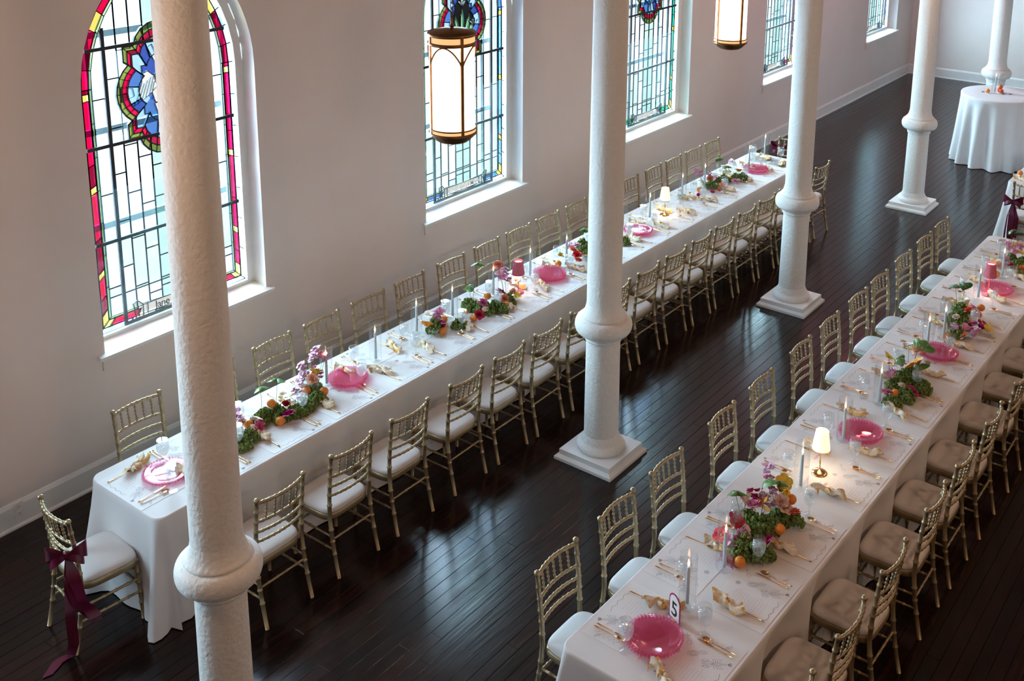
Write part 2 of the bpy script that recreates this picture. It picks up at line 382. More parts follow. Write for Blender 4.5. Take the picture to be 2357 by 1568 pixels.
def make_window(no, cx, hwo, band, banner, zvis, medal, vis):
    W = link('window_%d' % no, None, None, (cx, 0, 0), kind='structure', label={3: 'arched leaded window with a red border and a white dove medallion', 4: 'leaded window with a blue border and a lily medallion behind the lantern', 5: 'leaded window with a green border and chalice medallion', 6: 'fourth leaded window along the wall with wine red corner panes', 7: 'smallest and farthest leaded window at the end of the wall'}.get(no))
    G = .695; Z0 = 1.105
    came = MB(); iron = MB(); rs = random.Random(no*11)
    def line(p, q, wd, dp=.009):
        p = Vector((p[0], p[1])); q = Vector((q[0], q[1])); d = q-p
        if d.length < 1e-5: return
        d.normalize(); n_ = Vector((-d.y, d.x))*wd/2; p = p-d*wd*.3; q = q+d*wd*.3
        came.prism([tuple(p-n_), tuple(q-n_), tuple(q+n_), tuple(p+n_)], YG-dp/2-.004, YG+dp/2)
    coarse = MB(); cmats = []
    def pane(poly, col, lw=.0055, dy=0, edges=True, solo=True):
        if len(poly) < 3: return
        ar = abs(sum(poly[i-1][0]*poly[i][1]-poly[i][0]*poly[i-1][1] for i in range(len(poly))))/2
        if ar < 2e-5: return
        if sum(p[1] for p in poly)/len(poly) > zvis+.25 or not solo:
            m = gmat(col)
            if m not in cmats: cmats.append(m)
            coarse.prism(poly, YG+dy-.0015, YG+dy+.0015, cmats.index(m))
        else:
            b = MB(); b.prism(poly, YG+dy-.0015, YG+dy+.0015); obj('pane', b, gmat(col), W)
        if edges:
            for i in range(len(poly)): line(poly[i-1], poly[i], lw)
    # nested outlines: outer strip, coloured band, fillet, field
    O = [outline(G, Z0, k) for k in (0, .042, .098, .118)]
    def ring(o1, o2, cuts, cols, lw, gap=False):
        n = len(o1); segs = []
        for i in range(n):
            a1, b1, a2, b2 = o1[i], o1[(i+1) % n], o2[i], o2[(i+1) % n]
            L = hypot(b1[0]-a1[0], b1[1]-a1[1]); ts = [0.0]+[t for t in cuts(i, L)]+[1.0]
            for j in range(len(ts)-1):
                if gap and i == 0 and .05 < ts[j] < .9 and abs((ts[j]+ts[j+1])/2-.5) < .26: continue
                lp = lambda p, q, t: (p[0]+(q[0]-p[0])*t, p[1]+(q[1]-p[1])*t)
                pane([lp(a1, b1, ts[j]), lp(a1, b1, ts[j+1]), lp(a2, b2, ts[j+1]), lp(a2, b2, ts[j])], cols(i, j, ts[j]), lw)
    def strip_cuts(i, L): k = max(1, int(L/.26)); return [q/k for q in range(1, k)]
    ring(O[0], O[1], strip_cuts, lambda i, j, t: 'strip' if (i+j) % 3 == 0 else 'clear', .006)
    main, dark = {'red': ('red', 'darkred'), 'blue': ('blue', 'deepblue'), 'green': ('green', 'aqua'), 'wine': ('wine', 'darkred'), 'mix': ('blue', 'wine')}[band]
    yel = 'yellow' if band == 'red' else 'amber'
    SQ = [1.53, 2.245, 2.99]           # heights of the yellow squares
    def band_cuts(i, L):
        if i in (1, len(O[0])-1):       # straight sides, right going up, left going down
            zs = []
            for z in SQ: zs += [z-.028, z+.028]
            zs += [z+rs.choice([.20, .24, .30]) for z in SQ[:2]]+[1.33]
            z0, z1 = O[0][i][1], O[0][(i+1) % len(O[0])][1]
            return sorted(max(.001, min(.999, (z-z0)/(z1-z0))) for z in zs+[1.205+(-.0 if i == 1 else 0)])
        if i == 0: return [.045, .235, .765, .955]
        return []
    def band_cols(i, j, t):
        n = len(O[0])
        if i == 0: return yel if j in (0, 4) else main
        if i in (1, n-1):
            z0, z1 = O[0][i][1], O[0][(i+1) % n][1]; z = z0+(z1-z0)*(t+.001)
            for q in SQ:
                zz = z if i == 1 else z-.0
                if (i == 1 and abs(zz-(q-.028)) < .004) or (i == n-1 and abs(zz-(q+.028)) < .006): return yel
            if (i == 1 and z < 1.2) or (i == n-1 and z < 1.21): return yel
            return main if (j % 3) else dark
        return yel if i in (5, n-5) else (main if i % 2 else dark)
    ring(O[1], O[2], band_cuts, band_cols, .006, True)
    ring(O[2], O[3], lambda i, L: [.20, .80] if i == 0 else strip_cuts(i, L), lambda i, j, t: 'fillet', .006, True)
    # field
    F = O[3]; HB = [1.835, 2.595, 3.345]; VB = .462; cw = VB*2/8
    ap = max(p[1] for p in F)
    def med_in(u, z): return (abs(u)/.385)**3+(abs(z-2.965)/.475)**3 < 1 or (abs(u) < .30 and abs(z-2.965) < .335)
    cols = [(-.60, -VB)]+[(-VB+cw*k, -VB+cw*(k+1)) for k in range(8)]+[(VB, .60)]
    for k, (u0, u1) in enumerate(cols):
        side = k in (0, 9); ctr = k in (4, 5)
        zs = [Z0+.118, 1.375, HB[0], HB[1], HB[2], ap+.01]; cut = list(zs)
        for z0 in HB:
            if side: cut += [z0+.375-.76, z0+.375]
            elif ctr: cut += [z0-.76+.25, z0-.76+.51]
            else:
                o = [.13, .34, .22, 0, 0, .30, .12, .36][k-1]; cut += [z0-.76+o, z0-.76+o+.385]
        if no != 99 and not side:
            cut += [1.395] if k in (2, 4, 5, 7) else []
        cut = sorted(set(round(c, 4) for c in cut if Z0+.118 <= c <= ap+.02)); cc = [cut[0]]
        for c in cut[1:]:
            if c-cc[-1] > .05 or abs(c-1.395) < .002 or c in [round(q, 4) for q in zs]: cc.append(c)
        for z0, z1 in zip(cc, cc[1:]):
            um, zm = (u0+u1)/2, (z0+z1)/2
            if medal and med_in(um, zm) and abs(zm-2.965) < .36 and abs(um) < .30: continue
            p = clip_poly([(u0, z0), (u1, z0), (u1, z1), (u0, z1)], F)
            if p: pane(p, 'mint' if ctr else (('mint2' if zm < 1.9 and rs.random() < .6 else 'cool') if side or rs.random() < .35 else ('clear' if zm > 1.85 or rs.random() < .5 else 'mint2')))
    for s in (-1, 1):
        iron.box(s*VB-.014, s*VB+.014, YG-.022, YG-.006, Z0+.01, SPR+.45)
    for z in HB: hw = .66 if z < SPR else half_at(.66, z)-.01; iron.box(-hw, hw, YG-.026, YG-.008, z-.013, z+.013)
    iron.box(-VB-.014, VB+.014, YG-.024, YG-.008, Z0+.006, Z0+.032)
    if medal:
        zc = 2.965
        def lob(sx, sz):                # quatrefoil-like frame outline, counter-clockwise
            P = []
            def arc(cx_, cz_, r, a0, a1, n): 
                for i in range(n+1): a = a0+(a1-a0)*i/n; P.append((cx_+r*cos(a), cz_+r*sin(a)))
            arc(.105*sx, zc, .27*sx+.0, -.95, .95, 8)
            P.append((.30*sx, zc+.245*sz)); P.append((.30*sx, zc+.36*sz)); P.append((.215*sx, zc+.36*sz))
            arc(0, zc+.355*sz-.04, .215*sx, .2, pi-.2, 8)
            P.append((-.215*sx, zc+.36*sz)); P.append((-.30*sx, zc+.36*sz)); P.append((-.30*sx, zc+.245*sz))
            arc(-.105*sx, zc, .27*sx, pi-.95, pi+.95, 8)
            P.append((-.30*sx, zc-.245*sz)); P.append((-.30*sx, zc-.36*sz)); P.append((-.215*sx, zc-.36*sz))
            arc(0, zc-.355*sz+.04, .215*sx, pi+.2, 2*pi-.2, 8)
            P.append((.215*sx, zc-.36*sz)); P.append((.30*sx, zc-.36*sz)); P.append((.30*sx, zc-.245*sz))
            return P
        A1, A2, A3 = lob(1, 1), lob(.885, .91), lob(.76, .81)
        n = len(A1)
        for i in range(n):
            j = (i+1) % n
            pane([A1[i], A1[j], A2[j], A2[i]], 'olive', .004, -.004)
            pane([A2[i], A2[j], A3[j], A3[i]], 'red' if i % 7 else 'darkred', .004, -.004)
        for P, wd in ((A1, .012), (A2, .010), (A3, .010)):
            for i in range(n): line(P[i-1], P[i], wd, .016)
        ins = [(p[0]*.66, zc+(p[1]-zc)*.66) for p in A3]; k = 0; step = 3
        for i in range(0, n, step):
            idx = [(i+q) % n for q in range(step+1)]
            poly = [A3[q] for q in idx]+[ins[q] for q in reversed(idx)]
            pane(poly, ['blue', 'paleblue', 'deepblue', 'paleblue'][k % 4], .010, -.004); k += 1
        figs = []
        def shape(pts, col, s=1, lw=.005): figs.append(([(p[0]*s, p[1]*s) for p in pts], col))
        if medal == 'dove':
            for sx in (-1, 1):
                shape([(sx*.02, .02), (sx*.05, .10), (sx*.10, .145), (sx*.15, .13), (sx*.16, .06), (sx*.20, -.04), (sx*.24, -.11), (sx*.15, -.07), (sx*.08, -.03)][::sx], 'cream')
                for q in range(4): line((sx*(.05+.03*q), zc+.11-.02*q), (sx*(.10+.035*q), zc-.04-.02*q), .004, .02)
                shape([(sx*.24, .03), (sx*.34, .05), (sx*.34, 0), (sx*.34, -.06), (sx*.23, -.03)][::sx], 'clear')
            shape([(-.05, -.12), (.05, -.12), (.075, -.03), (.05, .05), (-.05, .05), (-.075, -.03)], 'cream')
            shape([(-.03, .05), (.03, .05), (.04, .11), (.0, .15), (-.04, .11)], 'cream'); shape([(-.06, -.12), (.06, -.12), (.03, -.22), (-.03, -.22)][::-1], 'cream')
            for sx in (-1, 1): shape([(sx*.03, .20), (sx*.09, .33), (sx*.05, .35), (sx*.0, .22)][::sx], 'clear')
        elif medal == 'lily':
            shape([(-.24, -.24), (.24, -.24), (.26, .05), (.12, .16), (.09, .27), (-.08, .27), (-.13, .12), (-.22, .0)], 'black')
            for a, x0, z0, L in ((-.5, -.02, -.22, .30), (-.25, -.03, -.22, .34), (0, 0, -.22, .40), (.3, .02, -.22, .33), (.6, .03, -.22, .30)):
                dx, dz = sin(a), cos(a); P = []
                for t, wd in ((0, .012), (.35, .028), (.7, .022), (1, 0)): P.append((x0+dx*L*t-dz*wd, z0+dz*L*t+dx*wd))
                for t, wd in ((.7, .022), (.35, .028)): P.append((x0+dx*L*t+dz*wd, z0+dz*L*t-dx*wd))
                shape(P[::-1], 'leafglass', 1, .004)
            for cx_, cz_ in ((0, .20), (-.15, -.06), (.18, -.03), (.13, -.15)):
                for a in (-.9, 0, .9):
                    P = [(cx_, cz_-.03), (cx_+.05*sin(a)-.02, cz_+.045*cos(a)), (cx_+.085*sin(a), cz_+.07*cos(a)), (cx_+.05*sin(a)+.02, cz_+.045*cos(a))]
                    shape(P[::-1], 'cream', 1, .004)
        else:
            shape([(-.03, -.36), (.03, -.36), (.012, -.24), (.07, -.12), (-.07, -.12), (-.012, -.24)], 'olive')
            shape([(-.10, -.12), (.10, -.12), (.12, .05), (-.12, .05)], 'olive'); 
        def inside(poly, x, y):
            c_ = False
            for i in range(len(poly)):
                (xa, ya), (xb, yb) = poly[i-1], poly[i]
                if (ya > y) != (yb > y) and x < (xb-xa)*(y-ya)/(yb-ya)+xa: c_ = not c_
            return c_
        base = [(p[0], p[1]-zc) for p in ins]; g = .0105; pt = MB(); pm = []
        ix = -int(.30/g)
        while ix*g < .30:
            iz = -int(.40/g)
            while iz*g < .40:
                x, z = (ix+.5)*g, (iz+.5)*g
                if inside(base, x, z):
                    col = ['blue', 'deepblue', 'paleblue', 'blue'][int((atan2(z, x)+pi)/(2*pi)*9+(hypot(x, z) > .12)*2) % 4]
                    for poly, c_ in figs:
                        if inside(poly, x, z): col = c_
                    m_ = gmat(col)
                    if m_ not in pm: pm.append(m_)
                    a, b_, c1, d1 = ix*g, (ix+1)*g, zc+iz*g, zc+(iz+1)*g
                    for yy in (YG-.0055, YG-.0025): pt.add([(a, yy, c1), (b_, yy, c1), (b_, yy, d1), (a, yy, d1)], [(0, 1, 2, 3)], pm.index(m_), False)
                iz += 1
            ix += 1
        obj('painted_pane', pt, pm, W)
        for poly, c_ in figs:
            if c_ != 'black':
                for i in range(len(poly)): line((poly[i-1][0], zc+poly[i-1][1]), (poly[i][0], zc+poly[i][1]), .0045, .018)
        for i in range(n): line(ins[i-1], ins[i], .007, .016)
    # inscription scroll
    zb = 1.185; hh = .045
    P = []; 
    for i in range(9): t = -1+2*i/8; P.append((t*.30, zb-hh-.006*cos(t*3)))
    P2 = [(p[0], p[1]+2*hh) for p in P]
    pane(P+P2[::-1], 'scroll', .006, -.008)
    for s in (-1, 1):
        q = [(s*.30, zb-hh-.01), (s*.365, zb-hh-.03), (s*.372, zb+hh-.03), (s*.385, zb+hh+.03), (s*.345, zb+hh+.045), (s*.30, zb+hh)]
        pane(q[::s], 'scroll', .007, -.008); line((s*.34, zb-hh), (s*.345, zb+hh), .004, .02); line((s*.26, zb-hh), (s*.26, zb+hh), .005, .02)
    if band in ('red', 'blue') : pass
    cu = bpy.data.curves.new('lettering', 'FONT'); cu.body = banner or '-'; cu.size = .088; cu.align_x = 'CENTER'; cu.align_y = 'CENTER'; cu.extrude = .001; cu.shear = .0
    cu.space_character = .92; cu.offset = .001
    tmp = bpy.data.objects.new('tmp', cu); C.objects.link(tmp); dg = bpy.context.evaluated_depsgraph_get(); me = bpy.data.meshes.new_from_object(tmp.evaluated_get(dg)); bpy.data.objects.remove(tmp)
    wd = max(v.co.x for v in me.vertices)-min(v.co.x for v in me.vertices); sc = min(1, .50/wd)
    me.transform(Matrix.Translation((0, YG-.014, zb-.002)) @ Matrix.Rotation(pi/2, 4, 'X') @ Matrix.Diagonal((sc, 1.0, 1, 1)))
    me.materials.clear(); me.materials.append(M['ink2'] if no > 3 else M['black'])
    if banner == 'Jane': me.transform(Matrix.Translation((-.13, 0, 0)))
    if banner: link('lettering', me, W)
    if coarse.v:
        obj('pane', coarse, cmats, W, kind='stuff')
    obj('lead_came', came, M['lead'], W); obj('saddle_bars', iron, M['iron'], W)
    # outer storm sash, seen dimly through the glass
    s = MB()
    for z in (1.00, 1.885, 2.65, 3.40): s.box(-.66, .66, .33, .36, z, z+.05)
    for u in (-.52, .46, -.72, .69): s.box(u, u+.035, .33, .36, 1.06, 3.5)
    obj('storm_sash', s, M['sash'], W)
    # white inner frame, sill, apron, acrylic sheet over the lower part
    fr = MB(); oo = outline(hwo+.002, SILL, 0); ii = outline(G-.004, Z0, 0)
    n = len(oo)
    # reuse the arch of the opening for the outer edge
    oo = [(-hwo, SILL), (hwo, SILL)]+[(half_at(hwo, SPR+(apex(hwo)-SPR)*sin(pi/2*i/10)), SPR+(apex(hwo)-SPR)*sin(pi/2*i/10)) for i in range(11)]
    oo += [(-p[0], p[1]) for p in oo[-2:1:-1]]
    vs = [(p[0], .155, p[1]) for p in oo]+[(p[0], .155, p[1]) for p in ii]+[(p[0], .21, p[1]) for p in ii]
    fs = [(i, (i+1) % n, n+(i+1) % n, n+i) for i in range(n)]+[(n+i, n+(i+1) % n, 2*n+(i+1) % n, 2*n+i) for i in range(n)]
    fr.add(vs, fs, 0, False); obj('window_frame', fr, M['trim'], W)
    s = MB(); s.add([(-hwo-.06, -.045, SILL-.002), (hwo+.06, -.045, SILL-.002), (hwo+.06, 0, SILL+.012), (hwo, 0, SILL+.012), (hwo, .155, SILL+.032), (-hwo, .155, SILL+.032), (-hwo, 0, SILL+.012), (-hwo-.06, 0, SILL+.012),
                     (-hwo-.06, -.045, SILL-.028), (hwo+.06, -.045, SILL-.028), (hwo+.06, .0, SILL-.028), (-hwo-.06, .0, SILL-.028)],
                    [(0, 1, 2, 3, 4, 5, 6, 7), (0, 8, 9, 1), (1, 9, 10, 2), (0, 7, 11, 8), (8, 11, 10, 9)], 0, False); obj('window_sill', s, M['trim'], W)
    s = MB(); s.box(-hwo-.03, hwo+.03, -.016, 0, SILL-.125, SILL-.028); obj('window_apron', s, M['wall'], W)
    s = MB(); s.box(-G, G, .150, .153, Z0-.02, 2.25); obj('acrylic_sheet', s, M['acrylic'], W)
specs = [(1, -2.34, .775, 'mix', 'Mary', -9, None), (2, 1.31, .775, 'wine', 'Joseph', -9, None), (3, 4.96, .765, 'red', 'Jane', 3.9, 'dove'), (4, 8.54, .79, 'blue', 'Children of Mary', 3.4, 'lily'),
         (5, 12.27, .80, 'green', 'Robert Langford', 2.75, 'chalice'), (6, 16.20, .79, 'wine', '', 2.1, None), (7, 20.55, .80, 'mix', '', 1.75, None)]
for no, cx, hwo, band, ban, zv, md in specs:
    if no <= 2:      # outside the frame: one dimming sheet added to hold back daylight
        b = MB(); b.prism(outline(hwo+.02, SILL-.01), .20, .204); obj('window_%d' % no, b, gmat('offframe'), kind='structure').location = (cx, 0, 0); continue
    make_window(no, cx, hwo, band, ban, zv, md, True)

# wall outlet
e = thing('wall_outlet', 'small white double power outlet in the baseboard left of the near chair', 'outlet', (3.415, -.022, .137))
b = MB(); b.box(-.036, .036, -.006, 0, -.058, .058); obj('cover_plate', b, M['outlet'], e)
b = MB()
for z in (-.026, .026):
    b.box(-.016, .016, -.008, -.006, z-.016, z+.016, 0)
    for x in (-.006, .006): b.box(x-.0015, x+.0015, -.0086, -.008, z-.002, z+.009, 1)
obj('socket', b, [M['outlet'], M['slot']], e)

# ------------------------------------------------------------------ columns
def column(x, y, label):
    e = thing('column', label, 'column', (x, y, 0), 0, 'row of white plaster columns')
    b = MB(); b.add([(-.273, -.273, 0), (.273, -.273, 0), (.273, .273, 0), (-.273, .273, 0), (-.273, -.273, .024), (.273, -.273, .024), (.273, .273, .024), (-.273, .273, .024), (-.247, -.247, .042), (.247, -.247, .042), (.247, .247, .042), (-.247, .247, .042)],
                    [(0, 1, 5, 4), (1, 2, 6, 5), (2, 3, 7, 6), (3, 0, 4, 7), (4, 5, 9, 8), (5, 6, 10, 9), (6, 7, 11, 10), (7, 4, 8, 11), (8, 9, 10, 11)], 0, False)
    obj('plinth', b, M['trim'], e)
    b = MB(); b.box(-.242, .242, -.242, .242, .04, .085); obj('plinth_slab', b, M['trim'], e)
    b = MB(); b.lathe([(.185, .085), (.196, .095), (.198, .115), (.188, .135), (.168, .146), (.160, .156), (.158, .17), (.148, .19), (.140, .22)], 40, cap=False); obj('base_moulding', b, M['column'], e)
    b = MB(); b.lathe([(.140, .20), (.139, .5), (.137, .8), (.136, 1.04)], 40, cap=False); obj('lower_shaft', b, M['column'], e)
    prof = [(.136, 1.035), (.147, 1.04), (.150, 1.052), (.146, 1.06), (.150, 1.066), (.158, 1.082), (.158, 1.09), (.172, 1.096)]
    for i in range(13):
        a = -pi/2+pi*i/12; prof.append((.172+.056*cos(a)**.8 if abs(cos(a)) > 1e-6 else .172, 1.166+.070*sin(a)))
    prof += [(.180, 1.240), (.178, 1.252), (.165, 1.262), (.152, 1.285), (.142, 1.32), (.1365, 1.35)]
    b = MB(); b.lathe(prof, 48, cap=False); obj('collar', b, M['column'], e)
    b = MB(); b.lathe([(.1365, 1.34), (.135, 2.4), (.130, 3.4), (.124, 4.5), (.118, 6.2), (.116, 6.9)], 40, cap=False); obj('shaft', b, M['column'], e)
    b = MB(); b.lathe([(.116, 6.9), (.15, 6.95), (.16, 7.05), (.22, 7.25), (.24, 7.4), (.24, 7.5)], 32, cap=False); b.box(-.27, .27, -.27, .27, 7.5, 7.8); obj('capital', b, M['column'], e)
for x, y, l in ((3.106, -2.85, 'white plaster column nearest the camera, its base out of frame'), (6.746, -2.85, 'white plaster column standing between the wall table and table five, square plinth in view'), (10.378, -2.85, 'third white plaster column, beside the far half of the wall table'),
                (14.255, -2.84, 'fourth white plaster column, alone on the open floor'), (18.025, -2.81, 'farthest white plaster column, behind the round table')): column(x, y, l)
# ------------------------------------------------------------------ lantern pendants
def lantern(x, y, label):
    z0 = 3.06; e = thing('pendant_lantern', label, 'pendant lamp', (x, y, z0), 0, 'bronze and opal glass lanterns')
    R = .148
    b = MB(); b.lathe([(.136, .095), (.139, .10), (.139, .60), (.136, .605)], 40, cap=False); obj('glass_shade', b, M['lantern_glass'], e)
    for prof in ([(R, .055), (R+.004, .060), (R+.004, .068), (R, .073), (R-.006, .073), (R-.006, .055), (R, .055)], [(R, .092), (R+.003, .095), (R, .102), (R-.006, .10), (R-.006, .092), (R, .092)],
                 [(R, .625), (R+.004, .628), (R+.004, .642), (R, .646), (R-.006, .646), (R-.006, .625), (R, .625)], [(R, .682), (R+.004, .686), (R+.004, .70), (R-.004, .706), (R-.010, .70), (R-.010, .682), (R, .682)]):
        b = MB(); b.lathe(prof, 40, cap=False); obj('ring_band', b, M['bronze'], e)
    for r0, za, zb in ((R-.004, .072, .093), (R-.006, .645, .683)): b = MB(); b.lathe([(r0, za), (r0, zb)], 40, cap=False); obj('rim_glow', b, M['lantern_band'], e)
    b = MB(); b.lathe([(.02, 0), (.07, .002), (.095, .008), (.10, .018), (.115, .022), (.118, .036), (.132, .040), (.134, .056), (R-.004, .058)], 40); obj('stepped_finial', b, M['bronze'], e)
    b = MB(); b.lathe([(R-.012, .700), (R-.03, .712), (.05, .722), (.0, .724)], 40, cap=False); obj('top_cap', b, M['bronze'], e)
    for k in range(4):
        a = math.radians(246+90*k); b = MB(); ca, sa = cos(a), sin(a); t = (-sa, ca)
        for s0, s1, z_0, z_1 in ((-.009, .009, .058, .69),):
            vs = []
            for r in (R-.008, R+.004):
                for s in (s0, s1):
                    for z in (z_0, z_1): vs.append((ca*r+t[0]*s, sa*r+t[1]*s, z))
            b.add(vs, [(0, 1, 3, 2), (4, 6, 7, 5), (0, 4, 5, 1), (2, 3, 7, 6), (1, 5, 7, 3), (0, 2, 6, 4)], 0, False)
        for s in (-1, 1):
            pts = []
            for i in range(9):
                q = i/8; da = s*q*pi/4; z = .50+.125*sin(q*pi/2)**.8; pts.append((cos(a+da)*(R-.002), sin(a+da)*(R-.002), z))
            b.tube(pts, .0055, 5)
        obj('upright_bar', b, M['bronze'], e)
    b = MB(); b.tube([(.032*cos(t)*.8, .032*cos(t)*.6, .762+.036*sin(t)) for t in [2*pi*i/14 for i in range(15)]], .006, 6, cap=False); b.tube([(0, 0, .72), (0, 0, .74)], .012, 8); obj('hanging_loop', b, M['bronze'], e)
    b = MB(); z = .79; k = 0
    while z+z0 < RH-.03:
        c, s = (1, 0) if k % 2 else (0, 1)
        b.tube([(.010*cos(t)*c, .010*cos(t)*s, z+.024*sin(t)) for t in [2*pi*i/8 for i in range(9)]], .0028, 4, cap=False); z += .037; k += 1
    obj('chain', b, M['bronze'], e)
lantern(5.03, -2.82, 'glowing bronze lantern hanging in front of the blue bordered window')
lantern(8.73, -2.82, 'glowing bronze lantern cut by the top of the frame, farther along')

# ------------------------------------------------------------------ tables
class Tab:
    def __init__(s, x, y, L, W, ang): s.x, s.y, s.L, s.W, s.a = x, y, L, W, ang; s.c, s.s = cos(ang), sin(ang)
    def w(s, u, v): return (s.x+u*s.c-v*s.s, s.y+u*s.s+v*s.c)
    def edge(s, X, side):      # y of the long edge at world x (side 0: low y, 1: high y)
        u = (X-s.x)/s.c; return s.w(u, s.W*side)[1]
T1 = Tab(3.45, -1.737, 9.42, .759, -.0131)
T2 = Tab(4.10, -5.183, 7.62, .818, -.0156)
T3 = Tab(13.70, -4.98, 7.0, .83, -.010)
TZ = .765
def tablecloth(T, label, dents, seed):
    r = random.Random(seed); rc = .07; P = []      # (u, v, nu, nv, corner weight)
    def side(u0, v0, u1, v1, nu, nv):
        L = hypot(u1-u0, v1-v0); n = max(2, int(L/.035))
        for i in range(n): t = i/n; P.append((u0+(u1-u0)*t, v0+(v1-v0)*t, nu, nv, exp(-(min(t, 1-t)*L/.10)**2)))
    def corner(cu, cv, a0):
        for i in range(10): a = a0+pi/2*i/10; P.append((cu+rc*cos(a), cv+rc*sin(a), cos(a), sin(a), 1.0))
    L, W = T.L, T.W
    side(rc, 0, L-rc, 0, 0, -1); corner(L-rc, rc, -pi/2); side(L, rc, L, W-rc, 1, 0); corner(L-rc, W-rc, 0)
    side(L-rc, W, rc, W, 0, 1); corner(rc, W-rc, pi/2); side(0, W-rc, 0, rc, -1, 0); corner(rc, rc, pi)
    n = len(P); vs = []; fs = []
    levels = [(0, TZ, 0)]+[(.3, TZ-.003, .006), (1, TZ-.012, .010)]+[(1, TZ-.02-(TZ-.028)*q, 0) for q in (.05, .12, .2, .28, .36, .44, .52, .62, .72, .82, .92, 1.0)]
    ph = [r.random()*6 for _ in range(8)]
    for j, (k, z, o) in enumerate(levels):
        q = max(0, min(1, (TZ-z)/TZ))
        for i, (u, v, nu, nv, cwt) in enumerate(P):
            arc = i*.035
            end = abs(nu) > .5
            f = .004*sin(arc*4.1+ph[0])+.004*sin(arc*9.7+ph[1]); f *= 1+(2.2 if end else 0)
            f += cwt*(.050*sin(arc*26+ph[2])+.10)
            if end: f += .02+.018*sin(arc*15+ph[3])
            off = (o if j in (1, 2) else .010)+f*q**1.1
            if j == 0: off = 0
            zz = z
            for (du, sd, dep) in dents:
                if (sd == 0 and nv < -.9) or (sd == 1 and nv > .9):
                    g = exp(-((u-du)/.21)**4); pr = sin(min(1, q/.42)*pi/2)**1.5*(1-.45*max(0, (q-.42)/.58)); off -= dep*g*pr
            if q > .95: zz = max(.004, z-.012*sin(arc*3+ph[4])*0)
            x, y = T.w(u+nu*off, v+nv*off); vs.append((x, y, zz))
    for j in range(len(levels)-1):
        for i in range(n): k = (i+1) % n; fs.append((j*n+i, (j+1)*n+i, (j+1)*n+k, j*n+k))
    b = MB(); b.add(vs, fs); b.f.append(tuple(range(n))); b.m.append(0); b.sm.append(False)
    return obj('tablecloth', b, M['cloth'], label=label, category='tablecloth')
F1 = [4.01, 4.617, 5.18, 5.794, 6.32, 6.83, 7.36, 7.895, 8.417, 8.935, 9.442, 9.947, 10.46, 10.96, 11.46, 11.97, 12.497]
B1 = [4.056, 4.70, 5.281, 5.803, 6.33, 6.86, 7.415, 7.951, 8.449, 8.945, 9.479, 10.01, 10.54, 11.088, 11.563, 12.05, 12.55]
L2 = [4.533, 5.156, 5.741, 6.515, 7.137, 7.844, 8.425, 9.05, 9.572, 10.202, 10.82, 11.372]
R2 = [4.415, 5.088, 5.725, 6.449, 7.05, 7.711, 8.43, 9.05, 9.62, 10.25, 10.87, 11.40]
tablecloth(T1, 'long white floor length cloth on the banquet table along the window wall', [(x-T1.x, 0, .045) for x in F1]+[(x-T1.x, 1, .06) for x in B1], 1)
tablecloth(T2, 'long white floor length cloth on table five in the lower right', [(x-T2.x, 0, .12) for x in R2]+[(x-T2.x, 1, .13) for x in L2], 2)
tablecloth(T3, 'white cloth on the far table cut by the right edge', [], 3)

